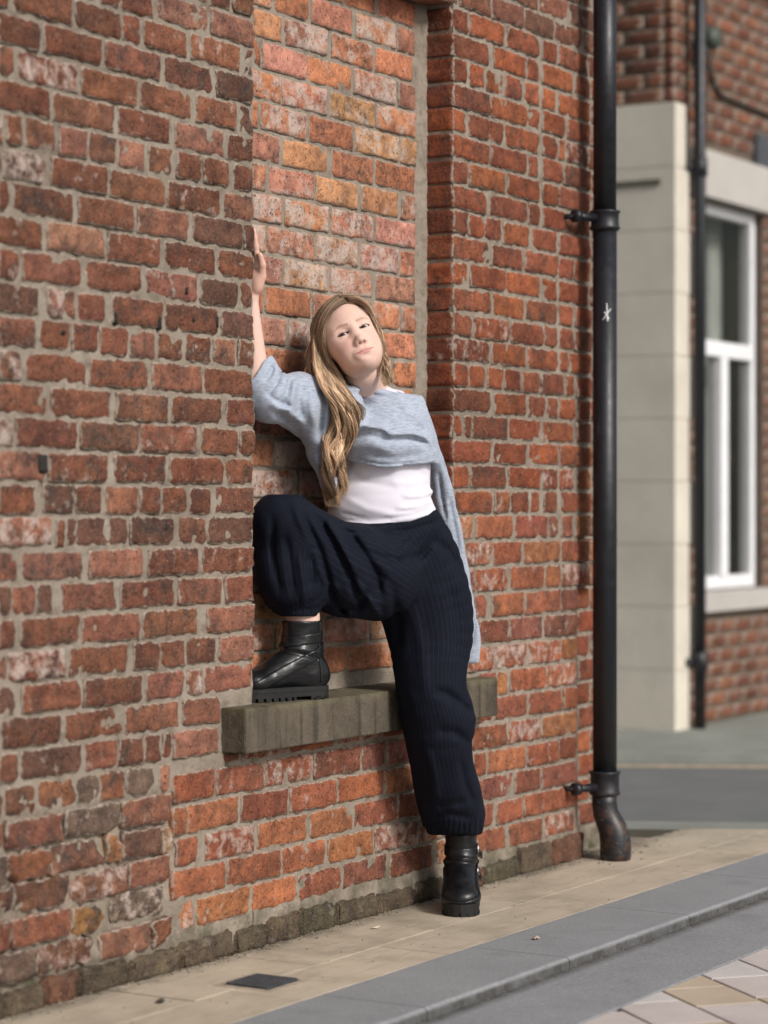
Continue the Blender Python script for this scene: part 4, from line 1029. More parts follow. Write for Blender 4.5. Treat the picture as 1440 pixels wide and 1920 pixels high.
# torso, hips and legs under the clothes
CH = PT(700, 790, -0.03); WA = PT(722, 960, -0.06); HP = PT(752, 1050, -0.09)
HIPR, HIPL = PT(700, 1075, -0.08), PT(788, 1090, -0.115)
KNR, KNL = PT(540, 982, 0.005), PT(822, 1335, -0.165)
ANR, ANL = PT(568, 1160, -0.014), PT(857, 1570, -0.106)
SHR, SHL = PT(598, 752, -0.03), PT(778, 768, -0.075)
def f_body(P):
    d = s_loft(P, [(PT(700, 800, -0.035), RGT, FWD, 0.095, 0.06), (PT(704, 830, -0.035), RGT, FWD, 0.105, 0.075), (PT(712, 880, -0.04), RGT, FWD, 0.108, 0.085), (WA, RGT, FWD, 0.112, 0.085), (HP, RGT, FWD, 0.125, 0.10)])
    d = smin(d, s_cap(P, HIPR, KNR, 0.085, 0.052), 0.05); d = smin(d, s_chain(P, [KNR, KNR.lerp(ANR, 0.4), ANR], [0.052, 0.050, 0.040]), 0.03)
    d = smin(d, s_cap(P, HIPL, KNL, 0.072, 0.046), 0.05); d = smin(d, s_chain(P, [KNL, KNL.lerp(ANL, 0.4), ANL], [0.046, 0.042, 0.034]), 0.03)
    d = smin(d, s_chain(P, [ANR, ANR - Vector((0, 0, 0.06))], [0.040, 0.038]), 0.02)
    d = smin(d, s_chain(P, [SHR, EL], [0.045, 0.040]), 0.05)
    return smin(d, s_chain(P, [PT(768, 800, -0.055), PT(795, 860, -0.05), PT(800, 880, -0.05)], [0.028, 0.014, 0.010]), 0.05)
bV, bQ = iso(f_body, (-0.05, -0.38, 0.08), (1.05, 0.14, 1.52), 0.0075)
bC = np.tile(np.array((0.68, 0.48, 0.41)), (len(bV), 1))
# eyeballs
def uv_sphere(c, r, n=28, m=20):
    V = []; Q = []
    for j in range(m+1):
        for i in range(n):
            th, ph = math.pi*j/m, 2*math.pi*i/n; V.append((r*math.sin(th)*math.cos(ph), -r*math.cos(th), r*math.sin(th)*math.sin(ph)))
    for j in range(m):
        for i in range(n): Q.append((j*n+i, j*n+(i+1) % n, (j+1)*n+(i+1) % n, (j+1)*n+i))
    return np.array(V, 'f'), np.array(Q, 'i')
eyes = []
gaze = HMn.T @ A3((CAMP - EYE).normalized())             # she looks at the camera
for s in (-1, 1):
    V, Q = uv_sphere((0, 0, 0), ER)
    g_ = Vector(gaze.tolist()); rotm = np.array(Vector((0, -1, 0)).rotation_difference(g_).to_matrix(), 'f')
    ang = np.degrees(np.arccos(np.clip(-V[:, 1]/ER, -1, 1)))
    col = np.tile(np.array((0.60, 0.56, 0.54)), (len(V), 1)); col[ang < 36] = (0.018, 0.015, 0.013); col[ang < 30] = (0.05, 0.038, 0.028); col[ang < 13] = (0.006, 0.006, 0.006)
    Vw = (V @ rotm.T + np.array((EX*s, EY_, EZ), 'f')) @ HMn.T + A3(HORG); eyes.append((Vw, Q, col))
parts = [(hV, hQ, hC, 0), (aV, aQ, aC, 0), (bV, bQ, bC, 0)] + [(v, q, c, 1) for v, q, c in eyes]
VV = np.concatenate([p[0] for p in parts]); offs = np.cumsum([0] + [len(p[0]) for p in parts]); QQ = np.concatenate([p[1] + o_ for p, o_ in zip(parts, offs)])
def mat_skin():
    t = NT('skin'); c = t.attr('col').outputs['Color']
    n_ = t.noise(75, 5, 0.7); c2 = t.mix(t.ramp(n_, 0.42, 0.7, 0, 0.38), c, (0.66, 0.36, 0.29)); c2 = t.mix(t.ramp(t.noise(260, 3), 0.66, 0.76, 0, 0.25), c2, (0.48, 0.27, 0.19))
    return t.done(c2, 0.52, t.bump(t.noise(900, 2), 0.06, 0.001), Subsurface_Weight=0.12, Subsurface_Scale=0.006, Specular_IOR_Level=0.35)
def mat_eye():
    t = NT('eye'); return t.done(t.attr('col').outputs['Color'], 0.06, None, Specular_IOR_Level=0.12)
M_SKIN = mat_skin(); M_EYE = mat_eye()
body = np_obj('body', VV, QQ, [M_SKIN, M_EYE], woman, {'col': np.concatenate([p[2] for p in parts])})
mi = np.concatenate([np.full(len(p[1]), p[3], 'i') for p in parts]); body.data.polygons.foreach_set('material_index', mi)

# ------------------------------------------------------------------ clothes
def interp_px(x, pts): return np.interp(x, [p[0] for p in pts], [p[1] for p in pts])
PXM = 6.75/F                                              # about one photo pixel in metres at her distance
# ---- trousers
LEG = resample([ring_px(*q) for q in (
 (935, 618, 816, -0.068, 0.74), (965, 622, 820, -0.072, 0.76), (1000, 640, 838, -0.085, 0.78), (1050, 668, 864, -0.10, 0.80), (1100, 692, 879, -0.118, 0.80), (1150, 712, 887, -0.132, 0.80),
 (1200, 727, 887, -0.145, 0.82), (1245, 736, 877, -0.155, 0.85), (1300, 745, 875, -0.166, 0.88), (1345, 752, 892, -0.170, 0.88), (1390, 760, 885, -0.164, 0.88),
 (1440, 769, 889, -0.152, 0.9), (1490, 779, 902, -0.138, 0.9), (1528, 790, 909, -0.122, 0.92), (1550, 804, 903, -0.110, 0.92), (1562, 826, 890, -0.104, 0.95))], 2)
THIGH = [(PT(702, 1076, -0.085), 0.126), (PT(655, 1070, -0.07), 0.128), (PT(606, 1040, -0.045), 0.108), (PT(533, 977, 0.0), 0.080)]
SHIN = resample([ring_px(*q) for q in ((978, 476, 590, 0.0, 0.8), (1020, 474, 604, 0.0, 0.8), (1060, 476, 609, -0.006, 0.8), (1095, 484, 612, -0.010, 0.8), (1122, 503, 609, -0.006, 0.8), (1141, 522, 598, -0.017, 0.85), (1153, 528, 594, -0.020, 0.9))], 2)
WAIST = [(560, 930), (600, 957), (620, 967), (648, 981), (690, 985), (718, 984), (770, 977), (808, 963), (830, 950)]
TF = [([(800, 988), (765, 1020), (735, 1060), (722, 1100)], 7, 0.006), ([(822, 992), (800, 1030), (770, 1075)], 7, -0.006), ([(640, 1110), (610, 1090), (596, 1060)], 6, 0.006), ([(622, 982), (650, 997), (700, 1001), (770, 993), (815, 979), (832, 970)], 3.5, -0.004), ([(589, 960), (622, 1010), (648, 1060), (680, 1144)], 7, -0.016), ([(645, 988), (676, 1030), (704, 1074), (716, 1130)], 9, -0.018), ([(610, 975), (640, 1025), (668, 1080)], 9, 0.012), ([(560, 950), (600, 1030), (625, 1120), (650, 1155)], 6, -0.012), ([(700, 1100), (670, 1140), (630, 1145)], 8, -0.010), ([(716, 1165), (690, 1120), (660, 1085)], 7, 0.008), ([(548, 940), (572, 1000), (590, 1060)], 7, 0.008),
 ([(683, 1033), (720, 1047), (752, 1053), (790, 1040), (822, 1012)], 8, -0.008), ([(811, 1008), (842, 1035), (867, 1078)], 9, -0.008), ([(700, 1060), (735, 1100), (745, 1160), (750, 1230)], 9, -0.006),
 ([(535, 1000), (545, 1060), (552, 1125)], 6, -0.006), ([(512, 960), (510, 1040), (528, 1120)], 7, -0.007), ([(570, 985), (585, 1050), (582, 1120)], 7, -0.007), ([(560, 1040), (568, 1090), (570, 1140)], 5, 0.005),
 ([(592, 1020), (575, 1060)], 8, -0.008), ([(890, 1346), (862, 1318), (835, 1300), (812, 1296)], 9, -0.010), ([(884, 1395), (850, 1372), (815, 1370)], 9, -0.007), ([(770, 1130), (790, 1220), (800, 1320)], 12, 0.005),
 ([(840, 1090), (858, 1160), (856, 1240)], 10, -0.005), ([(790, 1490), (830, 1512), (880, 1500)], 8, -0.006), ([(806, 1535), (840, 1525), (890, 1535)], 7, -0.006), ([(862, 1420), (872, 1470), (890, 1510)], 7, -0.006), ([(800, 1400), (815, 1460), (820, 1520)], 9, 0.005)]
def legs(P):
    a = s_loft(P, LEG); b = s_chain(P, [q[0] for q in THIGH], [q[1] for q in THIGH]); c = s_loft(P, SHIN); return a, b, c
def gathers(P):
    """gathered elastic at both hems"""
    x, y = pix(P); g1 = np.exp(-((y-1551)/16.0)**2)*(x > 760)*np.sin(x*0.62 + 0.6*np.sin(y*0.11)); g2 = np.exp(-((y-1142)/15.0)**2)*(x < 625)*np.sin(x*0.85)
    return 0.0022*g1 + 0.0022*g2
def f_trous(P):
    a, b, c = legs(P); d = smin(smin(a, b, 0.045), c, 0.035)
    d = d - folds(P, TF) - 0.0035*vnoise(P*np.array((1, 1, 0.35)), 14, 3) - 0.0016*vnoise(P*np.array((1, 1, 0.5)), 34, 4) - gathers(P)
    x, y = pix(P); d = smax(d, (interp_px(x, WAIST) - 3 - y)*PXM, 0.004)
    d = smax(d, (y - 1566)*PXM, 0.008); d = np.where(x < 640, smax(d, np.where(x < 622, (y - 1156)*PXM, -1.0), 0.006), d)
    return d
tV, tQ = iso(f_trous, (-0.06, -0.33, 0.17), (1.12, 0.16, 1.16), 0.0048)
a, b, c = legs(tV)
def ang_loft(P, rings):
    C = np.array([A3(r[0]) for r in rings]); i = np.abs(P[:, 2:3] - C[:, 2][None]).argmin(1); q = P - C[i]
    ab = np.array([(r[3], r[4]) for r in rings])[i]
    return np.arctan2((q @ A3(RGT))/ab[:, 0], -(q @ A3(FWD))/ab[:, 1])
# smooth centre interpolation for the stripe coordinate
def ang_loft_s(P, rings):
    C = np.array([A3(r[0]) for r in rings]); z = C[::-1, 2]; cc = np.stack([np.interp(P[:, 2], z, C[::-1, k]) for k in range(3)], 1)
    aa = np.interp(P[:, 2], z, [r[3] for r in rings][::-1]); bb = np.interp(P[:, 2], z, [r[4] for r in rings][::-1]); q = P - cc
    return np.arctan2((q @ A3(RGT))/aa, -(q @ A3(FWD))/bb)
th0, th1 = A3(THIGH[0][0]), A3(THIGH[3][0]); tax = (th1-th0)/np.linalg.norm(th1-th0); e1 = np.cross(tax, (0, 0, 1)); e1 /= np.linalg.norm(e1); e2 = np.cross(tax, e1)
q = tV - th0; tang = np.arctan2(q @ e1, q @ e2)
stripe = np.where((a <= b) & (a <= c), ang_loft_s(tV, LEG)*0.112, np.where(c <= b, ang_loft_s(tV, SHIN)*0.088 + 3, tang*0.11 + 6))
def mat_trous():
    t = NT('navy_pinstripe'); u = t.attr('stripe').outputs['Fac']
    fr_ = t.math('FRACT', t.math('MULTIPLY', u, 1/0.0135)); ln = t.ramp(t.math('ABSOLUTE', t.math('SUBTRACT', fr_, 0.5)), 0.02, 0.06, 1, 0)
    br = t.ramp(t.noise(420, 2), 0.35, 0.6, 0.35, 1.0)
    c = t.mix(t.ramp(t.noise(30, 4), 0.3, 0.7), (0.0022, 0.0034, 0.0092), (0.0036, 0.0054, 0.0130))
    c = t.mix(t.math('MULTIPLY', t.math('MULTIPLY', ln, br), 0.40), c, (0.034, 0.048, 0.090))
    return t.done(c, 0.85, t.bump(t.noise(1200, 2), 0.25, 0.0008, t.bump(t.noise(45, 4), 0.25, 0.004)), Specular_IOR_Level=0.2, Sheen_Weight=0.0)
M_TROUS = mat_trous()
np_obj('trousers', tV, tQ, M_TROUS, woman, {'stripe': stripe})
# ---- white top
TOP = resample([ring_px(*q) for q in ((760, 655, 760, -0.035, 0.7), (800, 630, 795, -0.04, 0.74), (840, 618, 808, -0.045, 0.78), (880, 620, 807, -0.05, 0.76), (920, 616, 808, -0.055, 0.74), (955, 614, 813, -0.062, 0.75), (995, 624, 830, -0.075, 0.77))], 2)
WF = [([(820, 918), (790, 930), (752, 930)], 4.5, 0.006), ([(814, 962), (775, 972), (730, 974)], 4, 0.005), ([(640, 975), (700, 978), (780, 968)], 3, -0.003), ([(812, 938), (780, 950), (740, 954)], 4.5, 0.007), ([(809, 948), (770, 962), (720, 966)], 5, 0.004), ([(806, 898), (770, 906), (730, 905)], 6, 0.003), ([(640, 930), (690, 955), (740, 965)], 7, 0.003), ([(650, 885), (690, 905), (745, 915)], 7, -0.003), ([(635, 960), (690, 974), (760, 970)], 4, -0.003), ([(790, 880), (800, 915), (806, 950)], 6, -0.004)]
def f_top(P):
    d = s_loft(P, TOP); d = smin(d, s_ell(P, PT(722, 838, -0.095), (0.09, 0.065, 0.055)), 0.06)
    d = d - folds(P, WF) - 0.0012*vnoise(P*np.array((1, 1, 2.2)), 16, 5)
    x, y = pix(P); d = smax(d, (y - interp_px(x, WAIST) - 1.0)*PXM, 0.003)
    st = s_chain(P, [PT(700, 738, -0.07), PT(730, 734, -0.055), PT(752, 739, -0.045), PT(770, 760, -0.05)], [0.009, 0.010, 0.010, 0.012])
    return smin(d, st, 0.01)
wV, wQ = iso(f_top, (0.05, -0.26, 1.02), (0.85, 0.12, 1.47), 0.0045)
def mat_cloth(name, col, var, sc_, sheen=0.2, bmp=0.25, melange=False):
    t = NT(name); a_ = t.noise(sc_, 4)
    c = t.mix(t.ramp(a_, 0.3, 0.7), tuple(x*(1-var) for x in col), tuple(min(1, x*(1+var)) for x in col))
    if melange:
        m = t.noise(170, 3, 0.7, t.mapped(scale=(0.35, 0.35, 1.6))); c = t.mix(t.ramp(m, 0.42, 0.72, 0, 0.55), c, tuple(min(1, x*1.55) for x in col)); c = t.mix(t.ramp(m, 0.5, 0.28, 0, 0.5), c, tuple(x*0.55 for x in col))
    return t.done(c, 0.9, t.bump(t.noise(1100, 2), bmp, 0.0008), Specular_IOR_Level=0.15, Sheen_Weight=sheen)
M_TOP = mat_cloth('white_jersey', (0.68, 0.655, 0.73), 0.03, 20); M_SWE = mat_cloth('grey_marl', (0.335, 0.375, 0.455), 0.06, 18, 0.25, 0.4, True)
np_obj('top', wV, wQ, M_TOP, woman)
# ---- sweater
STOR = resample([ring_px(*q) for q in ((712, 640, 742, -0.032, 0.86), (738, 616, 784, -0.034, 0.74), (770, 604, 799, -0.040, 0.72), (805, 600, 812, -0.048, 0.78), (840, 602, 821, -0.052, 0.80), (872, 606, 825, -0.055, 0.82), (905, 612, 826, -0.055, 0.80))], 2)
SSLV = resample([ring_px(*q) for q in ((756, 758, 797, -0.060, 0.7), (800, 768, 813, -0.052, 0.68), (840, 778, 825, -0.046, 0.66), (880, 792, 838, -0.042, 0.62), (920, 800, 850, -0.040, 0.6), (960, 810, 858, -0.038, 0.58), (1000, 818, 867, -0.037, 0.56), (1050, 830, 876, -0.036, 0.55), (1100, 840, 884, -0.036, 0.55), (1150, 848, 893, -0.036, 0.55), (1200, 853, 902, -0.036, 0.55), (1243, 862, 899, -0.036, 0.6))], 2)
SFLP = resample([ring_px(*q) for q in ((862, 800, 828, -0.085, 0.6), (885, 807, 836, -0.082, 0.45), (915, 810, 842, -0.078, 0.36), (945, 815, 846, -0.074, 0.34), (968, 824, 846, -0.070, 0.34), (983, 833, 842, -0.067, 0.4))], 2)
NECKL = [(500, 640), (560, 690), (607, 716), (640, 721), (683, 726), (718, 730), (746, 737), (784, 741), (810, 748)]
HEM = [(560, 846), (600, 852), (645, 861), (683, 871), (718, 877), (752, 875), (787, 871), (808, 867), (830, 872)]
SF = [([(645, 855), (683, 865), (718, 871), (752, 869), (787, 865), (812, 861)], 2.6, -0.0035), ([(652, 812), (680, 799), (718, 804), (732, 815), (773, 813), (794, 820), (813, 836)], 9, 0.011, 1), ([(652, 822), (690, 815), (730, 826), (780, 824), (806, 834)], 5, -0.006),
 ([(640, 846), (690, 832), (740, 846)], 10, 0.006), ([(690, 852), (740, 860), (800, 850)], 8, -0.005), ([(746, 748), (772, 775), (795, 800)], 8, 0.005), ([(660, 735), (700, 741), (745, 748)], 4, -0.004), ([(652, 728), (690, 732), (730, 738)], 3.5, 0.004),
 ([(601, 722), (608, 750), (603, 785), (596, 830)], 6, -0.011), ([(628, 748), (622, 800), (606, 850)], 7, -0.009), ([(585, 720), (583, 755), (588, 800)], 7, 0.006), ([(568, 716), (560, 745), (566, 790)], 6, -0.006), ([(545, 706), (538, 735), (520, 770)], 5, -0.008),
 ([(528, 695), (518, 720), (500, 742)], 4.5, -0.009), ([(512, 684), (508, 702), (494, 716)], 4, -0.008), ([(554, 712), (549, 745), (540, 785)], 5, 0.006), ([(503, 756), (540, 770), (575, 800)], 7, 0.006), ([(510, 770), (550, 795), (580, 845)], 7, -0.006), ([(495, 735), (520, 752), (550, 765)], 5, -0.005),
 ([(590, 850), (600, 890), (606, 930)], 6, 0.007), ([(822, 880), (828, 930), (837, 980)], 3.5, -0.006), ([(842, 930), (852, 985), (862, 1040)], 4, -0.005), ([(858, 1030), (868, 1090), (880, 1160)], 4, 0.004), ([(880, 1215), (888, 1190), (890, 1150)], 4, -0.005)]
DN0 = (NECK1 - CAMP).dot(FWD) - 0.052
COLL = [atD(px_, py_, DN0 + 0.060*(1 - math.sqrt(max(0.0, 1 - ((px_-695)/56.0)**2)))) for px_, py_ in ((642, 727), (655, 729), (668, 730.5), (683, 732), (700, 734), (716, 736), (730, 738.5), (744, 742))]
def f_swe(P):
    x, y = pix(P)
    d = s_loft(P, STOR); d = smin(d, s_ell(P, PT(722, 826, -0.100), (0.105, 0.075, 0.066)), 0.07)
    d = smax(d, (y - interp_px(x, HEM))*PXM, 0.006)
    d = smax(d, -(s_loft(P, TOP) - 0.006 + np.where(y > 848, 0, 1)), 0.004)                     # hollow where the hem stands off the top
    sl = s_chain(P, [PT(632, 762, -0.035), PT(565, 752, -0.020), PT(508, 745, -0.002), PT(488, 728, 0.020), PT(485, 704, 0.030), PT(484, 688, 0.032)], [0.072, 0.069, 0.061, 0.054, 0.047, 0.044], 0.03)
    sl = smax(sl, np.where(x < 540, (interp_px(x, [(460, 716), (476, 708), (494, 677), (540, 640)]) - y)*PXM, -1.0), 0.004)
    bat = s_chain(P, [PT(560, 768, -0.012), PT(590, 805, -0.018), PT(606, 850, -0.015), PT(618, 905, -0.005)], [0.045, 0.046, 0.036, 0.020], 0.03)
    d = smin(d, smin(sl, bat, 0.035), 0.035)
    d = smax(d, (interp_px(x, NECKL) - y)*PXM, 0.006)
    d = smin(d, s_chain(P, COLL, [0.0105]*len(COLL)), 0.012)
    d = smin(d, s_cap(P, PT(768, 772, -0.06), PT(786, 812, -0.056), 0.040, 0.036), 0.03)
    d = smin(d, s_loft(P, SSLV), 0.018); d = smin(d, s_loft(P, SFLP), 0.010)
    d = smax(d, (y - 1245)*PXM, 0.004)
    return d - folds(P, SF) - 0.0022*vnoise(P, 17, 6) - 0.0012*vnoise(P, 38, 7)
sV, sQ = iso(f_swe, (-0.03, -0.26, 0.66), (1.16, 0.13, 1.50), 0.0044)
np_obj('sweater', sV, sQ, M_SWE, woman)

# ------------------------------------------------------------------ boots (local space: x to the toe, y sideways, z up)
def mat_leather():
    t = NT('black_leather'); a_ = t.noise(25, 5, 0.6); b_ = t.noise(190, 3)
    c = t.mix(t.ramp(a_, 0.3, 0.75), (0.0050, 0.0053, 0.006), (0.0095, 0.010, 0.0115))
    return t.done(c, t.ramp(a_, 0.25, 0.75, 0.24, 0.42), t.bump(b_, 0.12, 0.001, t.bump(t.noise(38, 4, 0.55, t.mapped(scale=(1, 1, 2.2))), 0.35, 0.004)), Specular_IOR_Level=0.45)
M_LEA = mat_leather(); M_SOLE = mat_plain('rubber_sole', (0.010, 0.0098, 0.0098), 0.7, 0.3, 40, 0.3); M_METAL = mat_plain('buckle_metal', (0.35, 0.34, 0.33), 0.35, 0.15, 40, 0.1, 1.0)
SH = 0.205
def f_boot(P):
    sx = lambda x, z, a, b: (Vector((x, 0, z)), Vector((0, 1, 0)), Vector((0, 0, 1)), a, b)
    d = s_loft(P, [sx(-0.048, 0.062, 0.034, 0.034), sx(-0.02, 0.064, 0.037, 0.038), sx(0.05, 0.066, 0.041, 0.038), sx(0.105, 0.058, 0.046, 0.033), sx(0.150, 0.050, 0.046, 0.027)])
    d = smin(d, s_ell(P, (0.150, 0, 0.046), (0.045, 0.046, 0.029)), 0.02)
    d = smin(d, s_loft(P, [(Vector((-0.022, 0, 0.06)), Vector((1, 0, 0)), Vector((0, 1, 0)), 0.052, 0.038), (Vector((-0.010, 0, 0.115)), Vector((1, 0, 0)), Vector((0, 1, 0)), 0.054, 0.040), (Vector((-0.006, 0, 0.16)), Vector((1, 0, 0)), Vector((0, 1, 0)), 0.053, 0.043), (Vector((-0.004, 0, SH+0.02)), Vector((1, 0, 0)), Vector((0, 1, 0)), 0.055, 0.046)]), 0.035)
    d = smin(d, s_cap(P, (0.015, 0, 0.110), (0.090, 0, 0.066), 0.038, 0.034), 0.03)
    # ankle creases
    x, y, z = P.T; d = d + 0.0035*np.exp(-((z - 0.118 - 0.25*(x-0.02))/0.006)**2)*(x > -0.03) - 0.003*np.exp(-((z - 0.132 - 0.2*(x-0.02))/0.008)**2)*(x > -0.04) - 0.0012*vnoise(P, 40, 2)
    d = smax(d, z - SH, 0.003); return smax(d, 0.026 - z, 0.004)
bootV, bootQ = iso(f_boot, (-0.10, -0.07, 0.015), (0.215, 0.07, SH+0.02), 0.0032)
def strap_geo(p0, nrm, wd):
    nrm = np.array(nrm, 'f'); nrm /= np.linalg.norm(nrm); p0 = np.array(p0, 'f')
    f_ = lambda P: smax(f_boot(P) - 0.0048, np.abs((P - p0) @ nrm) - wd/2, 0.0015)
    return iso(f_, (-0.10, -0.075, 0.02), (0.215, 0.075, SH+0.02), 0.0026)
straps = [strap_geo((-0.02, 0, 0.160), (0.10, 0, 1), 0.026), strap_geo((0.02, 0, 0.100), (0.42, 0, 1), 0.028)]
def sole_geo():
    out = [(-0.082, 0.0)]; pr = [(-0.082, 0.0), (-0.074, 0.024), (-0.055, 0.036), (-0.02, 0.038), (0.03, 0.038), (0.08, 0.046), (0.125, 0.053), (0.160, 0.050), (0.185, 0.038), (0.197, 0.020), (0.201, 0.0)]
    xs = np.linspace(0, 1, 44); pa = np.array(pr); cl = np.concatenate([[0], np.cumsum(np.linalg.norm(np.diff(pa, axis=0), axis=1))]); cl /= cl[-1]
    up_ = np.stack([np.interp(xs, cl, pa[:, 0]), np.interp(xs, cl, pa[:, 1])], 1); poly = np.concatenate([up_, (up_*np.array((1, -1)))[-2:0:-1]])[::-1]
    mb = MB(); mb.prism([tuple(p*np.array((1, 0.97))) for p in poly], 0.0085, 0.022); mb.prism([tuple(p) for p in poly], 0.0221, 0.034)
    hb_ = [p for p in poly if p[0] < -0.012]; mb.prism([tuple(p) for p in hb_], 0.003, 0.0087)
    n_ = len(poly); c_ = poly.mean(0)
    for i in range(n_):
        p, q_ = poly[i], poly[(i+1) % n_]
        if (p[0] + q_[0])/2 < -0.012 and False: continue
        if -0.012 < (p[0]+q_[0])/2 < 0.035: continue
        if i % 3 == 2: continue
        r_ = poly[(i+1) % n_]; inn = lambda v: v + (c_*np.array((0, 1)) + np.array((v[0], 0)) - v)*0.35
        mb.prism([tuple(p), tuple(r_), tuple(inn(r_)), tuple(inn(p))], 0.0, 0.0088)
    mb.prism([(0.05, -0.02), (0.17, -0.02), (0.17, 0.02), (0.05, 0.02)], 0.0, 0.0089); mb.prism([(-0.07, -0.02), (-0.02, -0.02), (-0.02, 0.02), (-0.07, 0.02)], 0.0, 0.0089)
    return np.array(mb.V, 'f'), mb.F
soleV, soleF = sole_geo()
def build_boot(origin, d, side, label):
    x = Vector((d[0], d[1], 0)).normalized(); y = UP.cross(x); Mx = np.array(((x.x, y.x, 0), (x.y, y.y, 0), (0, 0, 1)), 'f'); o_ = A3(origin)
    T = lambda V: V @ Mx.T + o_
    b = np_obj('boot', T(bootV), bootQ, M_LEA, woman); b['label'] = label
    me = mesh('sole', T(soleV).tolist(), soleF); bevel(link('sole', me, M_SOLE, b), 0.0015, 1)
    for (V, Q), (bx, bz, tl) in zip(straps, ((0.015, 0.158, -0.1), (0.032, 0.096, -0.42))):
        np_obj('strap', T(V), Q, M_LEA, b)
        # buckle frame on the outer side
        yy = side*(0.0475 if bz > 0.12 else 0.0465); mb = MB()
        fr_ = [(-0.011, -0.017), (0.011, -0.017), (0.011, 0.017), (-0.011, 0.017), (-0.011, -0.017)]
        mb.tube([(bx + u*math.cos(tl) - v*math.sin(tl)*0.3, yy, bz + v + u*math.sin(tl)) for u, v in fr_], 0.0022, 6); mb.tube([(bx, yy, bz-0.016), (bx+0.002, yy+side*0.002, bz+0.012)], 0.0016, 6)
        link('buckle', mesh('buckle', T(np.array(mb.V, 'f')).tolist(), mb.F), M_METAL, b, True)
        mb = MB(); mb.tube([(bx-0.004, yy-side*0.002, bz-0.002), (bx-0.02, yy+side*0.006, bz-0.012), (bx-0.036, yy+side*0.010, bz-0.026)], [0.007, 0.008, 0.004], 6); link('strap_end', mesh('strap_end', T(np.array(mb.V, 'f')).tolist(), mb.F), M_LEA, b, True)
    # zip on the inner side
    zp = [(-0.052 + 0.006*k, 0) for k in range(0)]; mb = MB(); zs = np.linspace(0.045, SH-0.004, 24); pts = []
    for z in zs:
        yy = np.linspace(0, 0.07, 141); d_ = f_boot(np.stack([np.full(141, -0.036), -side*yy, np.full(141, z)], 1).astype('f')); k = int(np.argmax(d_ > 0.0004)); pts.append((-0.036, -side*float(yy[k]), float(z)))
    mb.tube(pts, 0.0026, 6); link('zip', mesh('zip', T(np.array(mb.V, 'f')).tolist(), mb.F), M_METAL if False else M_SOLE, b, True)
dR = Vector((-0.91, 0.41, 0)).normalized(); heelR = onY(611, 1290, -0.045); heelR.z = 0.6235
build_boot(heelR + dR*0.080, dR, -1, 'black leather ankle boot planted on the stone sill')
dL = Vector((-0.875, -0.485, 0)).normalized(); toeL = onZ(864, 1720, 0.0); toeL.z = 0.0005
build_boot(toeL - dL*0.199, dL, 1, 'black buckled ankle boot standing on the flagstones')

# ------------------------------------------------------------------ hair
from mathutils.bvhtree import BVHTree
def f_cap(P):
    q = to_head(P); x, y, z = q.T
    d = s_ell(q, (0, 0.010, 0.032), (0.0805, 0.098, 0.089)); d = smin(d, s_ell(q, (-0.004, 0.058, -0.025), (0.070, 0.055, 0.075)), 0.04)
    zb = 0.076*np.sqrt(np.clip(1 - (x/0.078)**2, 0, 1)) + 0.004; rem = np.maximum(z - zb, y + 0.018)
    d = smax(d, -rem, 0.006)
    lon = np.arctan2(x, y); return d - 0.0004*np.sin(lon*46 + 3*vnoise(q, 20, 9))
cV, cQ = iso(f_cap, hb + np.array((-0.16, -0.16, -0.17)), hb + np.array((0.16, 0.16, 0.16)), 0.003)
def mat_hair():
    t = NT('hair'); c = t.attr('col').outputs['Color']; 
    return t.done(c, 0.55, None, Specular_IOR_Level=0.3, Anisotropic=0.0)
M_HAIR = mat_hair()
cc = np.tile(np.array((0.13, 0.078, 0.040)), (len(cV), 1))*(1 + 0.25*np.sin(np.arctan2(to_head(cV)[:, 0], to_head(cV)[:, 1])*46))[:, None]
hcap = np_obj('hair', cV, cQ, M_HAIR, woman, {'col': cc}); hcap['label'] = 'long wavy dark blonde hair falling over one shoulder'
def tris(V, Q, o=0): return [tuple(v) for v in V.tolist()], [tuple(q) for q in (Q + o).tolist()]
allV = []; allQ = []; o_ = 0
for V, Q in ((hV, hQ), (cV, cQ), (sV, sQ), (wV, wQ), (tV, tQ)):
    allV += V.tolist(); allQ += (Q + o_).tolist(); o_ += len(V)
bvh = BVHTree.FromPolygons(allV, allQ)
def hitD(px, py):
    d = ray(px, py); n_ = d.length; h = bvh.ray_cast(CAMP, d/n_)
    return None if h[0] is None else h[3]/n_
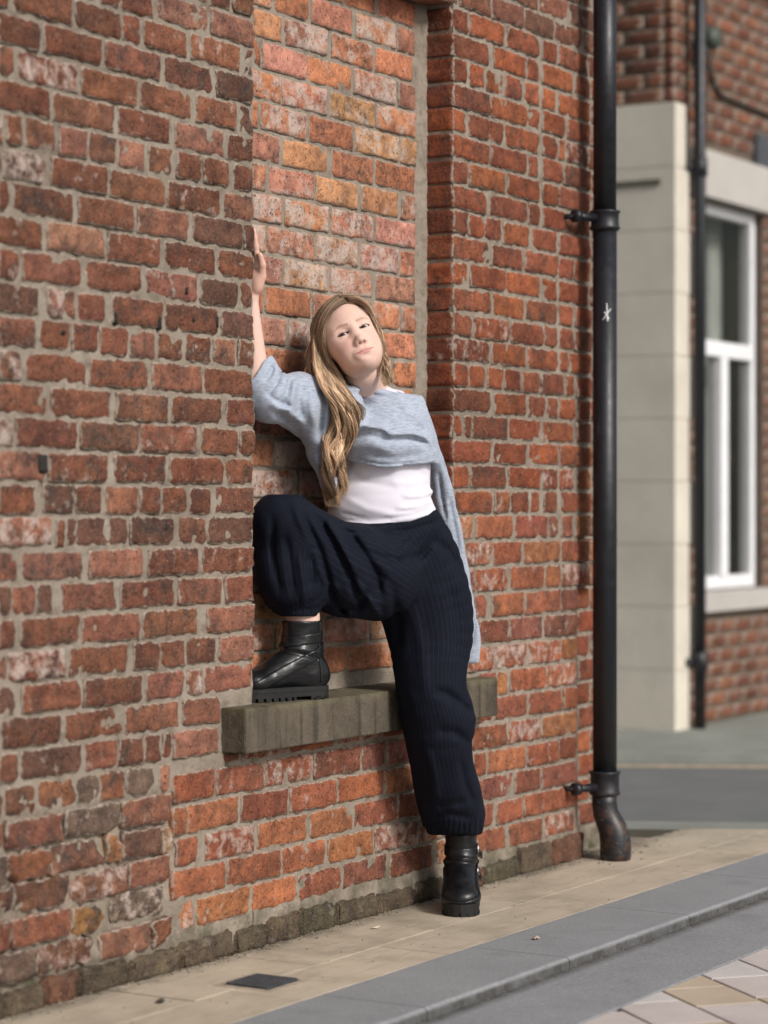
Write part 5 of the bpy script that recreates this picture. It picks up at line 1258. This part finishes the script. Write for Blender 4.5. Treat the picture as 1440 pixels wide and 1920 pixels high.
def guide(pts, N=44, lift=0.010, back=0.085, fix=None):
    """points in photo pixels -> (N,3) px, py, depth; depth from what the hair lies on"""
    P = np.array([p[:2] for p in pts], float); n_ = len(P); seg = []
    for i in range(n_-1):
        p0, p1, p2, p3 = P[max(i-1, 0)], P[i], P[i+1], P[min(i+2, n_-1)]
        for k in range(12):
            t = k/12; seg.append(0.5*(2*p1 + (p2-p0)*t + (2*p0-5*p1+4*p2-p3)*t*t + (3*p1-p0-3*p2+p3)*t**3))
    seg.append(P[-1]); S = np.array(seg); cl = np.concatenate([[0], np.cumsum(np.linalg.norm(np.diff(S, axis=0), axis=1))]); cl /= cl[-1]
    ts = np.linspace(0, 1, N); X = np.interp(ts, cl, S[:, 0]); Y = np.interp(ts, cl, S[:, 1])
    ctl = np.linspace(0, 1, n_); off = [p[2] if len(p) > 2 else np.nan for p in pts]
    D = np.empty(N)
    for i in range(N):
        h = hitD(X[i], Y[i]); D[i] = (h - lift) if h is not None and h < HEAD_D + 0.30 else np.nan
    if not np.isnan(off).all():
        cti = [cl[min(12*k, len(cl)-1)] for k in range(n_)]; o2 = np.array(off); m = ~np.isnan(o2); e = np.interp(ts, np.array(cti)[m], o2[m], left=np.nan, right=np.nan)
        D = np.where(np.isnan(e), D, HEAD_D + e)
    bad = np.isnan(D)
    if bad.all(): D[:] = HEAD_D + back
    elif bad.any(): D[bad] = np.interp(ts[bad], ts[~bad], D[~bad])
    for _ in range(5): D[1:-1] = 0.25*D[:-2] + 0.5*D[1:-1] + 0.25*D[2:]
    return np.stack([X, Y, D], 1)
GL = [guide(p) for p in (
 [(628,556),(602,577),(586,606),(581,640,0.09),(574,672,0.09),(573,698,0.09),(582,716,0.085),(596,735,0.075)],
 [(630,555),(605,578),(591,611),(587,645),(588,680),(596,708),(610,735),(627,767),(627,802),(616,837),(612,871),(612,906),(618,941),(624,957)],
 [(634,556),(610,580),(597,613),(593,648),(598,683),(611,710),(624,735),(639,767),(639,802),(627,837),(622,871),(623,906),(625,941),(626,959)],
 [(638,557),(615,580),(603,612),(599,645),(607,682),(622,710),(637,735),(652,767),(652,802),(638,837),(633,871),(634,906),(632,941),(629,953)],
 [(644,560),(621,578),(609,605),(604,636),(611,668),(628,702),(648,730),(664,762),(663,802),(649,837),(643,871),(642,906),(636,936)],
 [(649,566),(629,577),(615,596),(607,626),(610,652),(621,676),(637,702),(652,728),(668,748),(681,760),(684,770),(676,782)])]
GR = [guide(p) for p in (
 [(644,563),(671,568),(688,580),(698,598),(707.5,618),(715,640,0.040),(717,664,0.065),(713,690,0.085),(717,712,0.09),(721,729,0.085)],
 [(640,557),(670,560),(691,573),(704,596,0.035),(712,620,0.05),(717,645,0.07),(719,668,0.085),(723,690,0.095),(727,711,0.095),(727,727,0.09)],
 [(634,554),(664,554),(687,567),(702,590,0.05),(712,618,0.07),(718,645,0.085),(722,668,0.095),(731,688,0.10),(735,706,0.10),(732,722,0.095)])]
hr = np.random.RandomState(7)
def strands(G, count, tsel, thick, wav, clumps, rad=0.00115, seed=0, shrink=0.12):
    N = len(G[0]); G = np.array(G); m = len(G); out = []
    cl_t = np.sort(hr.uniform(tsel[0], tsel[1], clumps)); cl_ph = hr.uniform(0, 6.28, clumps); cl_f = hr.uniform(2.4, 5.2, clumps); cl_d = hr.uniform(0, 1, clumps); cl_c = hr.uniform(0.42, 1.3, clumps); amk = hr.uniform(0.6, 1.3, clumps)
    s = np.linspace(0, 1, N)
    for _ in range(count):
        k = hr.randint(clumps); tc = cl_t[k]; t0 = np.clip(tc + hr.normal(0, 0.30), tsel[0], tsel[1]); t1 = np.clip(tc + hr.normal(0, 0.07), tsel[0], tsel[1])
        tt = t0 + (t1 - t0)*np.clip(s*1.5, 0, 1); i = np.clip(tt.astype(int), 0, m-2); f_ = (tt - i)[:, None]
        c = G[i, np.arange(N)]*(1 - f_) + G[i+1, np.arange(N)]*f_
        amp = wav*np.clip((s - 0.25)/0.45, 0, 1)*amk[k]; ph = cl_ph[k] + hr.normal(0, 0.25)
        X = c[:, 0] + amp*np.sin(6.283*cl_f[k]*s + ph) + hr.normal(0, 0.7) + np.cumsum(hr.normal(0, 0.17, N))
        Y = c[:, 1] + 0.3*amp*np.cos(6.283*cl_f[k]*s + ph) + hr.normal(0, 0.8)
        dep = (0.35*cl_d[k] + 0.65*hr.uniform(0, 1))*thick; D = c[:, 2] + 0.008*np.clip(1 - s*14, 0, 1) - dep*np.clip(0.1 + s*3.0, 0, 1) - 0.006*np.clip((s-0.25)*3, 0, 1)*np.cos(6.283*cl_f[k]*s + ph)
        e = int(N*(1 - shrink*hr.uniform(0, 1)**1.5)); 
        u = (X - PCX)/F; v = (HY - Y)/F
        P = np.stack([CX + (u*sT + cT)*D, CY + (-u*cT + sT)*D, CAMH + v*D], 1)[:e]
        out.append((P, cl_c[k]*hr.uniform(0.75, 1.3), rad*hr.uniform(0.75, 1.25)))
    return out
ST_ = strands(GL, 2500, (0.9, 4.0), 0.034, 9.0, 22, 0.00085) + strands(GL, 420, (0.0, 1.1), 0.012, 4.0, 9, 0.00085) + strands(GL, 380, (3.85, 4.98), 0.010, 1.8, 6, 0.0008) + strands(GR, 850, (0.0, 2.0), 0.010, 2.6, 12, 0.00085)
ST_ += strands(GL, 60, (0.3, 5.0), 0.040, 9.0, 40, 0.0005) + strands(GR, 25, (0.2, 2.0), 0.02, 6.0, 18, 0.0005)   # flyaways
Vs, Qs, Cs = [], [], []; ob = 0
base = np.array([(0.50, 0.330, 0.200), (0.62, 0.435, 0.285), (0.30, 0.185, 0.110), (0.54, 0.355, 0.215)])
K3 = np.array([(math.cos(a_), math.sin(a_)) for a_ in (0.5, 2.6, 4.7)])
for P, br, rd in ST_:
    n_ = len(P); T = np.gradient(P, axis=0); T /= np.linalg.norm(T, axis=1)[:, None] + 1e-9
    a1 = np.cross(T, A3(FWD)); a1 /= np.linalg.norm(a1, axis=1)[:, None] + 1e-9; a2 = np.cross(T, a1)
    r_ = rd*np.clip(np.minimum(0.55 + np.linspace(0, 3, n_), (1 - np.linspace(0, 1, n_))*6 + 0.12), 0.1, 1.0)
    ring = P[:, None] + (a1[:, None]*K3[None, :, 0:1] + a2[:, None]*K3[None, :, 1:2])*r_[:, None, None]
    Vs.append(ring.reshape(-1, 3)); i = np.arange(n_-1)[:, None]*3 + np.arange(3)[None]; j = np.arange(n_-1)[:, None]*3 + (np.arange(3)[None] + 1) % 3
    Qs.append(np.stack([i, j, j+3, i+3], -1).reshape(-1, 4) + ob); ob += n_*3
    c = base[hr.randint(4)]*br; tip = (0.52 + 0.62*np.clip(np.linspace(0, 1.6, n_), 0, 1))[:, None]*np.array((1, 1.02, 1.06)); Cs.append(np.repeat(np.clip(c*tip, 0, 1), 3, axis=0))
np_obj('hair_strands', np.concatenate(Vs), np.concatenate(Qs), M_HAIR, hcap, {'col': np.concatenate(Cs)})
